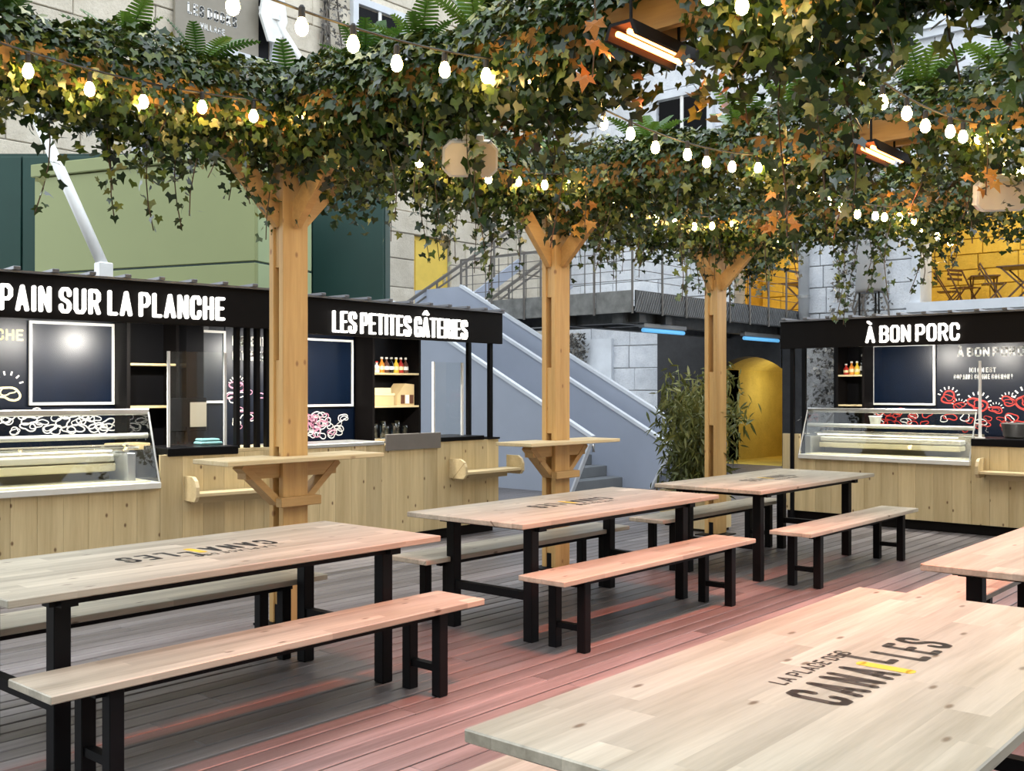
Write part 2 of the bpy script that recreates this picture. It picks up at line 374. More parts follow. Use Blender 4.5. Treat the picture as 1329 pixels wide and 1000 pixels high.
def text_mesh(txt, cap, width, **kw):
    mb = MB()
    for ch, m in text_layout(txt, cap, width, **kw): mb.add(m.v, m.f)
    return mb

def words(txt, cap, width, mat, parent, loc):
    lay = text_layout(txt, cap, width); i = 0
    for wd in txt.split(' '):
        mb = MB()
        for ch, m in lay[i:i + len(wd)]: mb.add(m.v, m.f)
        i += len(wd); mb.build('lettering', mat, parent, loc=loc)
# ------------------------------------------------------------------ floor: deck planks
fl = MB().box(-9.0, 22.5, -8.5, 16.2, -0.12, -0.034).build('floor', 'dark_gap'); tag(fl, kind='structure')
PW = 0.118
plank_cache = {}
def plank_mesh(L):
    if L not in plank_cache:
        plank_cache[L] = MB().box(-L / 2, L / 2, -PW / 2 + 0.006, PW / 2 - 0.006, -0.03, 0.0, 0.004).mesh('plank', 'deck')
    return plank_cache[L]
outer = MB()
row = 0; v = -2.9
cuts = [0.4, 3.4, 6.6, 9.6, 12.4]
nplank = 0
while v < 16.0:
    if 0.35 < v < 7.45:
        sh = random.choice([-0.9, -0.5, 0.0, 0.45, 0.85]); xs = [0.2] + [c_ + sh for c_ in cuts[1:-1]] + [12.6]
        for a, b in zip(xs[:-1], xs[1:]):
            L = round(b - a - 0.004, 2); o = link('plank', plank_mesh(L), fl, ((a + b) / 2, v, random.uniform(-0.0015, 0.0015))); nplank += 1
        outer.box(-1.4, 0.19, v - PW / 2 + .004, v + PW / 2 - .004, -.03, 0).box(12.62, 19.4, v - PW / 2 + .004, v + PW / 2 - .004, -.03, 0)
    elif v < 9.4 or True:
        for a, b in ((-1.4, 4.1), (4.11, 9.3), (9.31, 14.2), (14.21, 19.4)):
            outer.box(a, b, v - PW / 2 + .004, v + PW / 2 - .004, -.03, 0)
    v += PW
tag(outer.build('outer_planking', 'deck', fl), kind='stuff')

# ------------------------------------------------------------------ old buildings round the yard
def block_wall(name, matblock, mortar, origin, rotz, length, z0, z1, course, blen, holes, limit=300, thick=0.5):
    """wall in its own frame: x along, outer face y=0 facing -y, body behind. holes: (x0,x1,z0,z1)"""
    # backing built as boxes between holes
    xs = sorted({0, length} | {h[0] for h in holes} | {h[1] for h in holes}); zs = sorted({z0, z1} | {h[2] for h in holes} | {h[3] for h in holes})
    inh = lambda x, z: any(h[0] < x < h[1] and h[2] < z < h[3] for h in holes)
    mb = MB()
    for a, b in zip(xs[:-1], xs[1:]):
        for c_, d_ in zip(zs[:-1], zs[1:]):
            if not inh((a + b) / 2, (c_ + d_) / 2): mb.box(a, b, 0.03, thick, c_, d_)
    w = mb.build(name, mortar, None, loc=origin, rotz=rotz); tag(w, kind='structure')
    zc = z0; r = 0; n = 0; cache = {}
    while zc < z1 - 0.05:
        h = course * random.choice([0.85, 1.0, 1.0, 1.1]); h = min(h, z1 - zc)
        brk = sorted({0, length} | {x for hh in holes if hh[2] < zc + h - .03 and hh[3] > zc + .03 for x in hh[:2]})
        x = -random.uniform(0, blen)
        while x < length:
            L = blen * random.uniform(0.7, 1.25); a = max(0, x); b = min(length, x + L); x += L
            segs = [(a, b)]
            for hh in holes:
                if hh[2] < zc + h - .03 and hh[3] > zc + .03:
                    ns = []
                    for (p, q) in segs:
                        if q <= hh[0] or p >= hh[1]: ns.append((p, q)); continue
                        if p < hh[0]: ns.append((p, hh[0]))
                        if q > hh[1]: ns.append((hh[1], q))
                    segs = ns
            for p, q in segs:
                if q - p < 0.08: continue
                pr = random.uniform(0, 0.025)
                MB().box(p + .008, q - .008, -pr, 0.06, zc + .008, zc + h - .008, 0.012).build('stone', matblock, w)
        zc += h
    return w
# facade along v (faces the yard, plane u=20): local x runs towards -v from v=16
def V(v_): return 16.0 - v_
holes_r = [(V(7.0), V(3.6), 3.2, 5.5), (V(10.95), V(9.45), 3.15, 5.3), (V(11.1), V(9.62), -0.05, 2.25)]
wall_r = block_wall('wall_right', 'stone_blue', 'mortar', (20.0, 16.0, 0), -PI / 2, 13.0, 0.0, 13.0, 0.52, 1.25, holes_r)
wall_b = block_wall('wall_back', 'stone_beige', 'mortar', (5.0, 16.0, 0), 0, 15.0, 2.6, 12.0, 0.55, 1.3, [(10.35, 11.45, 3.3, 4.85)])
tr = MB().box(V(9.2), V(3.2), -0.16, 0.0, 8.35, 8.62).box(V(9.2), V(3.2), -0.10, 0.0, 8.2, 8.35).box(V(16), V(3.2), -0.2, 0.0, 10.2, 10.5)
tag(tr.build('trim_1', 'plaster', None, loc=(20, 16, 0), rotz=-PI / 2), kind='structure')
tr = MB()
tr.box(V(7.12), V(6.96), -0.08, 0.55, 3.05, 5.6).box(V(7.2), V(3.4), -0.14, 0.45, 3.02, 3.2).box(V(7.3), V(3.4), -0.08, 0.1, 2.82, 3.02)
tag(tr.build('trim_2', 'plaster', None, loc=(20, 16, 0), rotz=-PI / 2), kind='structure')
tag(MB().box(-9.5, -9.0, -9.0, 16.5, -.1, 11.0).build('wall_left', 'stone_beige'), kind='structure')  # both unseen walls close the yard, added to cut side light and reflections
tag(MB().box(-9.0, 20.5, -9.0, -8.5, -.1, 11.0).build('wall_front', 'stone_beige'), kind='structure')
# upper windows (dark panes in pale frames) on the two facades
def old_window(n, origin, rotz, w, h):
    o = MB().box(-w / 2 - .14, -w / 2, -.08, .05, -.1, h + .14).box(w / 2, w / 2 + .14, -.08, .05, -.1, h + .14).box(-w / 2, w / 2, -.08, .05, h, h + .14).box(-w / 2 - .2, w / 2 + .2, -.16, .05, -.16, 0).build('window_%d' % n, 'plaster', None, loc=origin, rotz=rotz)
    tag(o, kind='structure')
    for i in (-1, 1):
        for j in range(2):
            MB().box(min(0, i * w / 2) + .04, max(0, i * w / 2) - .04, -.03, -.015, j * h / 2 + .04, (j + 1) * h / 2 - .04).build('pane', 'black_gloss', o)
    MB().box(-.04, .04, -.05, -.01, 0, h).box(-w / 2, w / 2, -.05, -.01, h / 2 - .03, h / 2 + .03).build('glazing_bar', 'white_frame', o)
k = 1
for (vv, zz) in ((12.2, 6.2), (8.4, 8.9), (5.6, 8.9), (12.2, 10.6)):
    old_window(k, (19.97, vv, zz), -PI / 2, 1.3, 1.9); k += 1
for (uu, zz) in ((9.6, 4.2), (14.3, 7.4), (11.0, 7.6)):
    old_window(k, (uu, 15.97, zz), 0, 1.2, 1.9); k += 1
# yellow room behind the upper openings
room = MB().box(20.5, 23.6, 3.0, 12.2, 3.0, 3.15).build('floor_upper_room', 'yellow_paint'); tag(room, kind='structure')
rw = MB().box(23.4, 23.6, 3.0, 12.2, 3.15, 5.9).box(20.5, 23.4, 12.1, 12.3, 3.15, 5.9).box(20.5, 23.4, 2.8, 3.0, 3.15, 5.9).build('wall_upper_room', 'mortar_yellow'); tag(rw, kind='structure')
zc = 3.15
while zc < 5.8:
    x = 3.0 - random.uniform(0, .4)
    while x < 12.0:
        L = random.uniform(.55, .85); a = max(3.02, x); b = min(12.0, x + L); x += L
        if b - a > .1: MB().box(23.36 - random.uniform(0, .02), 23.42, a + .01, b - .01, zc + .01, min(zc + .33, 5.88) - .01, .008).build('stone', 'stone_yellow', rw)
    zc += .33
rc = MB().box(20.5, 23.6, 2.8, 12.3, 5.9, 6.0).build('ceiling_upper_room', 'yellow_paint'); tag(rc, kind='structure')
for (uu, vv) in ((21.6, 5.6), (21.6, 10.2)):
    t = thing('ceiling_lamp', 'round ceiling lamp in the yellow upper room ' + ('behind the bistro tables' if vv < 8 else 'beside the footbridge'), 'lamp', (uu, vv, 5.9))
    MB().lathe([(.16, 0), (.18, -.04), (.17, -.1), (.05, -.13)], 14).build('shade', 'lamp_white', t, True)
    l = bpy.data.lights.new('room_light', 'POINT'); l.energy = 110; l.color = (1, .90, .7); l.shadow_soft_size = .15
    lo = bpy.data.objects.new('room_light', l); C.objects.link(lo); lo.parent = t; lo.location = (0, 0, -.25)
# ground-floor arched passage, painted yellow
arch = [(9.62 + (11.1 - 9.62) * i / 14, 1.98 + .26 * math.sin(PI * i / 14) ** .8) for i in range(15)]
pv = MB()
pv.box(20.0, 23.0, 9.5, 9.62, 0, 2.5).box(20.0, 23.0, 11.1, 11.22, 0, 2.5).box(22.9, 23.0, 9.62, 11.1, 0, 2.5)
for (a, b), (c_, d_) in zip(arch[:-1], arch[1:]):
    pv.add([(19.95, a, b), (19.95, c_, d_), (22.9, c_, d_), (22.9, a, b), (19.95, a, 2.5), (19.95, c_, 2.5), (22.9, c_, 2.5), (22.9, a, 2.5)],
           [(0, 1, 2, 3), (4, 7, 6, 5), (0, 4, 5, 1), (2, 6, 7, 3)])
tag(pv.build('wall_passage', 'stone_yellow'), kind='structure')
tag(MB().box(19.4, 23.0, 9.6, 11.1, -.03, .004).build('floor_passage', 'yellow_paint'), kind='structure')
# dark portal round the arch, under the footbridge
pm = MB().box(19.55, 19.95, 11.12, 12.6, 0, 2.95).box(19.55, 19.95, 8.9, 9.6, 0, 2.95)
for (a, b), (c_, d_) in zip(arch[:-1], arch[1:]):
    pm.add([(19.55, a, b), (19.55, c_, d_), (19.95, c_, d_), (19.95, a, b), (19.55, a, 2.95), (19.55, c_, 2.95), (19.95, c_, 2.95), (19.95, a, 2.95)],
           [(0, 1, 2, 3), (0, 4, 5, 1), (4, 7, 6, 5), (3, 2, 6, 7)])
tag(pm.build('wall_portal', 'portal_dark'), kind='structure')
t = thing('passage_lamp', 'small white wall lamp in the yellow arched passage', 'lamp', (22.85, 10.75, 1.92))
MB().box(-.12, 0, -.16, .16, -.05, .05, .02).build('housing', 'white_metal', t); MB().box(-.115, -.01, -.14, .14, -.07, -.05).build('diffuser', 'lamp_white', t)
l = bpy.data.lights.new('passage_light', 'POINT'); l.energy = 15; l.color = (1, .95, .8); l.shadow_soft_size = .1
lo = bpy.data.objects.new('passage_light', l); C.objects.link(lo); lo.parent = t; lo.location = (-1.5, -.35, -.35)
# smooth plaster pier, dry creeper, rubble base
tag(MB().box(19.9, 20.0, 14.1, 15.6, 0, 2.75).build('wall_plaster_pier', 'plaster'), kind='structure')
tag(MB().box(15.6, 16.4, 2.2, 7.28, 0, 2.2).build('wall_rubble', 'rubble'), kind='structure')
def leaf_cloud(name, mat, pts, sizes, rnd, parent, tmpl='leaf', face=None, down=0.6, kind='stuff'):
    """many small leaves as one mesh; pts (n,3)"""
    n = len(pts)
    T = {'leaf': np.array([(0, -.1, 0), (.34, -.28, .04), (.5, .12, .0), (.2, .3, .05), (0, .75, -.06), (-.2, .3, .05), (-.5, .12, .0), (-.34, -.28, .04)]),
         'blade': np.array([(0, 0, 0), (.09, .25, .02), (.08, .6, .0), (0, 1., -.12), (-.08, .6, .0), (-.09, .25, .02)])}[tmpl]
    m = len(T)
    nrm = rng.normal(size=(n, 3)); nrm[:, 2] = np.abs(nrm[:, 2]) * .6 + .15
    if face is not None: nrm = nrm * .7 + face
    nrm /= np.linalg.norm(nrm, axis=1)[:, None]
    dwn = rng.normal(size=(n, 3)); dwn[:, 2] -= down * 2.2
    tip = dwn - (dwn * nrm).sum(1)[:, None] * nrm; tip /= np.linalg.norm(tip, axis=1)[:, None] + 1e-9
    sd = np.cross(tip, nrm)
    P = pts[:, None, :] + sizes[:, None, None] * (sd[:, None, :] * T[None, :, 0:1] + tip[:, None, :] * T[None, :, 1:2] + nrm[:, None, :] * T[None, :, 2:3])
    me = bpy.data.meshes.new(name); me.vertices.add(n * m); me.vertices.foreach_set('co', P.reshape(-1).astype(np.float32))
    me.loops.add(n * m); me.loops.foreach_set('vertex_index', np.arange(n * m, dtype=np.int32))
    me.polygons.add(n); me.polygons.foreach_set('loop_start', np.arange(n, dtype=np.int32) * m); me.polygons.foreach_set('loop_total', np.full(n, m, np.int32))
    a = me.attributes.new('rnd', 'FLOAT', 'FACE'); a.data.foreach_set('value', rnd.astype(np.float32))
    me.update(calc_edges=True); me.validate(); me.materials.append(MATS[mat])
    o = link(name, me, parent)
    if kind: o['kind'] = kind
    return o
def creeper(label, cx, cy, z0, z1, wx, wy, n, face):
    t = thing('dry_creeper', label, 'creeper', (cx, cy, z0))
    st = MB()
    for i in range(7):
        a = random.uniform(-.4, .4); pts = [(wx * (a + .12 * math.sin(j * 1.7 + i)), wy * (a + .12 * math.sin(j * 1.7 + i)), (z1 - z0) * j / 6) for j in range(7)]
        st.tube(pts, .02, 5)
    st.build('stem', 'dry_vine', t)
    tt = rng.uniform(-.5, .5, n) * (1 - .3 * rng.random(n)); zz = rng.random(n) * (z1 - z0)
    pts = np.stack([wx * tt + face[0] * rng.random(n) * .25, wy * tt + face[1] * rng.random(n) * .25, zz], 1)
    leaf_cloud('dry_leaves', 'creeper_dry', pts, rng.uniform(.04, .10, n), rng.random(n), t, face=np.array([*face, .2]))
creeper('dry grey creeper on the wall under the footbridge beside the staircase', 19.85, 15.3, 0, 2.9, 0, 1.3, 2200, (-1, 0))
creeper('dry grey creeper covering the rubble wall behind the butcher stall', 15.42, 4.95, 0, 2.4, 0, 4.6, 6000, (-.6, 0))
creeper('dry creeper climbing the stone front above the butcher stall roof', 19.9, 8.1, 2.6, 6.0, 0, 1.3, 700, (-1, 0))
creeper('dry creeper climbing the beige facade beside the docks sign', 13.0, 15.9, 5.6, 9.6, .7, 0, 420, (0, -1))
t = thing('drain_pipe', 'pale drain pipe running up the stone front beside the upper doorway', 'pipe', (19.8, 9.25, 0))
MB().tube([(0, 0, 2.9), (0, 0, 11)], .11, 12).build('pipe', 'plaster', t, True)
for z in (3.4, 5.2, 7.0): MB().tube([(0, 0, z), (0, 0, z + .06)], .13, 12).build('bracket', 'grey_metal', t)
# yellow door in the back facade
d = MB().box(15.35, 16.45, 16.1, 16.2, 3.3, 4.85).build('door_1', 'yellow_door'); tag(d, kind='structure')
MB().box(16.3, 16.34, 16.04, 16.1, 3.9, 4.1).build('door_handle', 'steel', d)
MB().box(15.45, 15.95, 16.08, 16.1, 3.4, 4.75).build('door_leaf', 'yellow_door', d)
# LES DOCKS VILLAGE plate
t = thing('wall_sign', 'taupe wall plate lettered LES DOCKS VILLAGE on the beige facade', 'sign', (10.35, 15.93, 7.45))
MB().box(-.75, .95, -.05, .02, -.6, 1.7, .01).build('plate', 'taupe_sign', t)
words('LES DOCKS', .20, 1.0, 'paint_white', t, (-.52, -.056, .58))
words('VILLAGE', .11, .5, 'paint_white', t, (-.27, -.056, .38))

# ------------------------------------------------------------------ green box building behind the stalls
def cam2w(x, y): c_, s_ = math.cos(YAW), math.sin(YAW); return (x * c_ + y * s_, -x * s_ + y * c_)
gp1 = Vector(cam2w(-2.94, 11.82)); gp0 = Vector(cam2w(-6.05, 13.1)); gd = (gp1 - gp0).normalized(); gang = math.atan2(gd.y, gd.x)
gl = (gp1 - gp0).length
t = thing('green_cabin', 'light green panelled metal cabin behind the left food stalls', 'cabin', (gp0.x, gp0.y, 0), gang)
zs_ = [0.0, 1.72, 3.0, 4.22]
for i in range(3):
    for j in range(2):
        a, b = (0, gl) if j == 0 else (0, 1.35)
        if j == 0: MB().box(a, b, 0, .06, zs_[i] + .012, zs_[i + 1] - .012, .006).build('panel', 'light_green', t)
        else: MB().box(gl - .06, gl, .06, 1.16, zs_[i] + .012, zs_[i + 1] - .012, .006).build('panel', 'pale_green', t)
MB().box(.02, gl - .02, .03, 1.14, 0, 4.2).build('core', 'dark_green', t)
MB().box(-.03, gl + .03, -.04, 1.2, 4.22, 4.38, .01).build('roof_edge', 'light_green', t)
gq = cam2w(-2.3, 14.2); 
t = thing('dark_green_cabin', 'dark green metal cabin standing behind the light green one', 'cabin', (*cam2w(-7.75, 14.25), 0), -YAW)
for i in range(6):
    MB().box(i * 1.0, i * 1.0 + .98, 0, .06, 0.05, 4.75, .008).build('panel', 'dark_green', t)
MB().box(0, 6.0, .05, .6, 0, 4.8).build('core', 'dark_green', t)
# white props
def prop(label, a, b, r):
    a = Vector(a); b = Vector(b)
    t = thing('steel_prop', label, 'prop', a, group=None); d = b - a
    MB().tube([(0, 0, 0), tuple(d)], r, 10).build('tube', 'white_metal', t, True)
    MB().box(-.07, .07, -.06, .06, -.28, .04, .01).build('foot_bracket', 'white_metal', t)
    MB().lathe([(r * 1.5, -.05), (r * 1.5, .05)], 10, tuple(d * .985)).build('end_collar', 'white_metal', t)
    return t
prop('slim white steel prop leaning behind the bread stall roof', (*cam2w(-3.95, 10.0), 2.72), (*cam2w(-4.72, 10.2), 4.28), .055)
t = prop('white steel strut with bolted plate high on the beige facade', (13.1, 15.3, 6.2), (11.5, 15.72, 8.4), .07)
MB().prism([(-.30, -.1), (-.22, .35), (0, .5), (.22, .35), (.30, -.1), (.12, -.55), (-.12, -.55)], .38, .44, 'xz').build('wall_plate', 'white_metal', t, loc=(-1.62, -.02, 2.25))

# ------------------------------------------------------------------ grey staircase and steel footbridge
t = thing('outdoor_staircase', 'blue-grey metal staircase with solid side panels behind the stalls', 'staircase', (12.2, 9.0, 0))
def side(u0, u1, vb, vt, zb, zt, low, name, cap=True):
    # side panel in the v-z plane; slanted lower end
    pts = [(vb + .38, 0.0), (vb, zb), (vt, zt), (14.4 - 9, zt), (14.4 - 9, 0.0)]
    MB().prism(pts, u0, u1, 'yz').build(name, 'stair_grey', t)
    MB().bar(((u0 + u1) / 2, vb - .01, zb + .012), ((u0 + u1) / 2, vt, zt + .012), u1 - u0 + .03, .05).build('capping', 'stair_edge', t)
    MB().bar(((u0 + u1) / 2, vb + .38, 0.01), ((u0 + u1) / 2, vb, zb), u1 - u0 + .02, .03).build('end_capping', 'stair_edge', t)
side(0.0, .06, 0.0, 4.3, .83, 3.05, 0, 'side_panel')
side(1.30, 1.36, -.55, 3.85, .66, 2.98, 0, 'side_panel')
side(1.62, 1.68, -.72, 4.2, .84, 3.45, 0, 'side_panel')
for i in range(14):
    MB().box(.06, 1.3, .35 + i * .30, .35 + i * .30 + .34, .165 * i, .165 * (i + 1), .006).build('step', 'step_grey', t)
MB().tube([(.12, .15, .75), (.12, .05, .72), (.12, .05, .62)], .025, 8).build('handrail_end', 'steel', t, True)
# upper flight rails
def flight_rail(v_, u0, z0, u1, z1, label):
    t = thing('stair_railing', label, 'railing', (u0, v_, z0 - .9))
    L = u1 - u0; s = (z1 - z0) / L
    MB().bar((0, 0, .9), (L, 0, .9 + z1 - z0), .05, .05).build('handrail', 'rail_steel', t)
    MB().bar((0, 0, .76), (L, 0, .76 + z1 - z0), .03, .03).build('mid_rail', 'rail_steel', t)
    MB().bar((0, 0, .05), (L, 0, .05 + z1 - z0), .06, .22).build('stringer', 'stair_grey', t)
    n = max(2, int(L / .75))
    for i in range(n + 1):
        MB().tube([(L * i / n, 0, s * L * i / n), (L * i / n, 0, s * L * i / n + .9)], .022, 6).build('baluster', 'rail_steel', t)
flight_rail(14.1, 13.3, 3.15, 16.6, 5.05, 'dark steel stair railing in front of the yellow door')
flight_rail(13.0, 14.0, 3.0, 16.9, 4.6, 'dark steel stair railing rising beside the footbridge')
# footbridge: leg along v at u=13.9 and leg along u at v=9.4
t = thing('footbridge', 'dark steel footbridge with open railing crossing the yard', 'footbridge', (13.9, 9.4, 0))
DZ = 3.15
MB().box(0, 1.6, 0, 3.8, DZ - .32, DZ - .26).box(0, 6.1, 0, 1.9, DZ - .32, DZ - .26).build('deck', 'bridge_steel', t)
MB().box(.3, .5, .1, 3.8, DZ - .5, DZ - .32).box(1.1, 1.3, .1, 3.8, DZ - .5, DZ - .32).box(.1, 6.1, .3, .5, DZ - .52, DZ - .32).box(.1, 6.1, 1.4, 1.6, DZ - .52, DZ - .32).build('girder', 'bridge_steel', t)
for i in range(5): MB().box(-.03, 0, i * .76 + .01, i * .76 + .75, DZ - .36, DZ, .004).build('fascia_panel', 'bridge_fascia', t)
for i in range(8): MB().box(i * .76 + .01, i * .76 + .75, -.03, 0, DZ - .36, DZ, .004).build('fascia_panel', 'bridge_steel', t)
for i in range(6): MB().tube([(-.05, .76 * i, DZ - .38), (-.05, .76 * i, DZ + .78)], .022, 6).build('railing_post', 'rail_steel', t)
for i in range(1, 9): MB().tube([(.76 * i, -.05, DZ - .38), (.76 * i, -.05, DZ + .78)], .022, 6).build('railing_post', 'rail_steel', t)
for i in range(12): MB().box(-.035, -.025, .32 * i, .32 * i + .014, DZ, DZ + .75).build('baluster', 'rail_steel', t)
MB().bar((-.05, 0, DZ + .78), (-.05, 3.8, DZ + .78), .05, .04).bar((-.05, -.05, DZ + .78), (6.1, -.05, DZ + .78), .05, .04).build('handrail', 'rail_steel', t)
wires = MB()
for z in (.16, .32, .48, .62):
    wires.tube([(-.05, 0, DZ + z), (-.05, 3.8, DZ + z)], .006, 4).tube([(-.05, -.05, DZ + z), (6.1, -.05, DZ + z)], .006, 4)
wires.build('railing_wires', 'rail_steel', t)
hat = MB()
for i in range(84): a = -.04 + i * .07; hat.bar((a, -.038, DZ - .34), (a + .16, -.038, DZ - .02), .006, .009, (0, 1, 0))
tag(hat.build('diagonal_mesh', 'grey_metal', t), kind='stuff')
for i, (uu, L) in enumerate(((14.5, 1.35), (18.0, 1.5))):
    q = thing('tube_light', 'blue fluorescent tube light under the footbridge, ' + ('beside the bend' if i == 0 else 'above the yellow passage'), 'light', (uu, 9.62, 2.53))
    MB().box(0, L, -.02, .10, .05, .13, .01).build('housing', 'grey_metal', q); MB().tube([(.03, .03, .01), (L - .03, .03, .01)], .035, 8).build('tube', 'blue_tube', q, True)
q = thing('bulkhead_lamp', 'white oval bulkhead lamp under the footbridge above the passage', 'lamp', (17.2, 9.8, 2.53))
MB().lathe([(.02, .12), (.1, .1), (.12, .05), (.11, 0), (.07, -.07), (.02, -.09)], 12).build('globe', 'white_metal', q, True)

# ------------------------------------------------------------------ tables and benches
def make_table():
    t = thing('picnic_table', '', 'table')
    L, W = 2.26, .97
    MB().box(-L / 2, L / 2, -W / 2, W / 2, .718, .75, .004).build('tabletop', 'table_pine', t)
    MB().box(-L / 2 + .2, L / 2 - .2, -W / 2 + .10, -W / 2 + .16, .678, .718).box(-L / 2 + .2, L / 2 - .2, W / 2 - .16, W / 2 - .10, .678, .718).build('apron', 'black_steel', t)
    for sx in (-1, 1):
        x = sx * (L / 2 - .267)
        for sy in (-1, 1): MB().box(x - .035, x + .035, sy * .325 - .035, sy * .325 + .035, 0, .70, .004).build('leg', 'black_steel', t)
        MB().box(x - .025, x + .025, -.29, .29, .25, .30).build('stretcher', 'black_steel', t)
        MB().box(x - .035, x + .035, -.42, .42, .675, .718).build('top_rail', 'black_steel', t)
    lay = [(ch, mb) for ch, mb in text_layout('CANAILLES', .165, .82, weight=.16, gap=.16)]
    lg = MB(); yl = MB()
    for i, (ch, mb) in enumerate(lay):
        if ch == 'I':
            xm = sum(p[0] for p in mb.v) / len(mb.v); mb.v = [(xm + (p[0] - xm) * 1.7, p[1], p[2]) for p in mb.v]; tgt, up = yl, -.02
        else: tgt, up = lg, (.06 if i == 5 else .0)
        tgt.add([(p[0] - .41, p[2] - .11 + up, .7508) for p in mb.v], mb.f)
    for ch, mb in text_layout('LA PLACE DES', .05, .44, weight=.16, gap=.18, space=.5):
        lg.add([(p[0] - .33, p[2] + .085, .7508) for p in mb.v], mb.f)
    o = lg.build('printed_logo', 'print_black', t); yl.build('logo_stroke', 'print_yellow', t)
    return t
def make_bench():
    t = thing('bench', '', 'bench')
    L, W = 2.257, .34
    MB().box(-L / 2, L / 2, -W / 2, W / 2, .42, .452, .004).build('seat', 'table_pine', t)
    MB().box(-L / 2 + .2, L / 2 - .2, -.10, -.06, .385, .42).box(-L / 2 + .2, L / 2 - .2, .06, .10, .385, .42).build('apron', 'black_steel', t)
    for sx in (-1, 1):
        x = sx * (L / 2 - .266)
        for sy in (-1, 1): MB().box(x - .03, x + .03, sy * .107 - .03, sy * .107 + .03, 0, .42, .004).build('leg', 'black_steel', t)
        MB().box(x - .02, x + .02, -.08, .08, .12, .155).build('stretcher', 'black_steel', t)
    return t
T0 = make_table(); B0 = make_bench()
tabs = [((2.795, 4.373), PI, 'long pine picnic table facing the bread stall, cool white top, pink at one end'),
        ((5.689, 4.339), PI, 'long pine picnic table with a pink-lit top beside the middle timber post'),
        ((8.42, 4.242), PI, 'long pine picnic table standing between bamboo and the butcher stall'),
        ((2.845, 1.142), 0, 'long pine picnic table across the aisle with large readable logo'),
        ((5.82, 1.155), 0, 'long pine picnic table across the aisle, end to end with the logo one')]
for i, ((x, y), rz, lb) in enumerate(tabs):
    o = T0 if i == 0 else copy_tree(T0)
    o.location = (x, y, 0); o.rotation_euler = (0, 0, rz); tag(o, lb, 'table', 'pine picnic tables')
bens = [((2.81, 3.754), 'aisle-side pine bench at the white-topped table facing the bread stall'),
        ((5.694, 3.725), 'pink-lit aisle-side pine bench at the table beside the middle timber post'),
        ((8.437, 3.527), 'aisle-side pine bench at the table nearest the butcher stall'),
        ((2.74, 4.93), 'stall-side pine bench tucked behind the table facing the bread stall'),
        ((5.70, 4.83), 'stall-side pine bench behind the table beside the middle timber post'),
        ((8.40, 4.80), 'stall-side pine bench behind the table between bamboo and butcher stall'),
        ((2.84, 1.83), 'pine bench tucked under the aisle edge of the large readable logo table'),
        ((5.82, 1.83), 'pine bench at the aisle edge of the table end to end with the logo one')]
for i, ((x, y), lb) in enumerate(bens):
    o = B0 if i == 0 else copy_tree(B0)
    o.location = (x, y, 0); o.rotation_euler = (0, 0, random.choice([0, PI])); tag(o, lb, 'bench', 'pine benches')

# ------------------------------------------------------------------ timber pergola
PU = [1.4, 4.16, 6.97, 9.69]; PV = 5.52
perg = thing('timber_pergola', 'golden pine pergola of paired-plank posts and braced overhead beams', 'pergola', (4.16, PV, 0))
def pergola_post(u, v_, low_gap):
    x, y = u - 4.16, v_ - PV
    p = MB().box(x - .10, x + .10, y - .075, y - .028, .02, 3.38, .004).build('post', 'post_pine', perg)
    MB().box(x - .10, x + .10, y + .028, y + .075, .02, 3.38, .004).build('rear_plank', 'post_pine', p)
    for a, b in ((.03, .22), (1.16, 1.72), (2.32, 3.3)):
        MB().box(x - .085, x + .085, y - .028, y + .028, a, b).build('spacer_block', 'post_pine', p)
    f = MB().box(x - .17, x + .17, y - .15, y + .15, 0, .012).box(x - .09, x + .09, y - .026, y + .026, .012, .14).build('foot_plate', 'black_steel', p)
    for sx in (-1, 1):   # braces along the row
        MB().bar((x + sx * .06, y, 2.62), (x + sx * .62, y, 3.20), .13, .054, (0, 1, 0)).build('brace', 'beam_pine_x', p)
    sy = -1 if v_ > 2 else 1
    MB().bar((x, y + sy * .05, 2.62), (x, y + sy * .62, 3.20), .13, .054, (1, 0, 0)).build('brace', 'beam_pine_x', p)
for u in PU: pergola_post(u, PV, 0)
for u in PU[1:]: pergola_post(u, 0.05, 0)
for s in (-1, 1):
    for yy in (0, .05 - PV): MB().box(-3.2, 6.6, yy + s * .075 + (.0 if s > 0 else -.045), yy + s * .075 + (.045 if s > 0 else 0), 3.16, 3.34).build('long_beam', 'beam_pine_x', perg)
for u in PU[1:]:
    for s in (-1, 1):
        x = u - 4.16; b_ = MB().box(-5.8, .4, -.0225, .0225, -.09, .09).build('cross_beam', 'beam_pine_x', perg)
        b_.location = (x + s * .09, 0, 3.28); b_.rotation_euler = (0, 0, PI / 2)
# standing shelves on two posts
def post_shelf(u, label):
    t = thing('standing_shelf', label, 'shelf', (u, PV, 0), group='pine standing shelves on pergola posts')
    s1 = MB().box(-.62, .62, -.24, -.078, 1.07, 1.10, .004).box(-.62, -.105, -.08, .14, 1.07, 1.10, .004).box(.105, .62, -.08, .14, 1.07, 1.10, .004).build('shelf_board', 'shelf_pine', t)
    for s in (-1, 1):
        MB().bar((s * .38, 0, 1.05), (s * .10, 0, .80), .045, .10, (0, 1, 0)).build('diagonal_brace', 'beam_pine_x', t)
        MB().box(min(s * .105, s * .36), max(s * .105, s * .36), -.045, .045, .965, 1.068).build('bearer', 'beam_pine_x', t)
    MB().box(-.16, .16, -.14, -.078, .78, .84, .004).build('ledger', 'beam_pine_x', t)
post_shelf(4.16, 'pine standing shelf bracketed to the post facing the bread stall')
post_shelf(6.97, 'pine standing shelf bracketed to the post before the staircase')

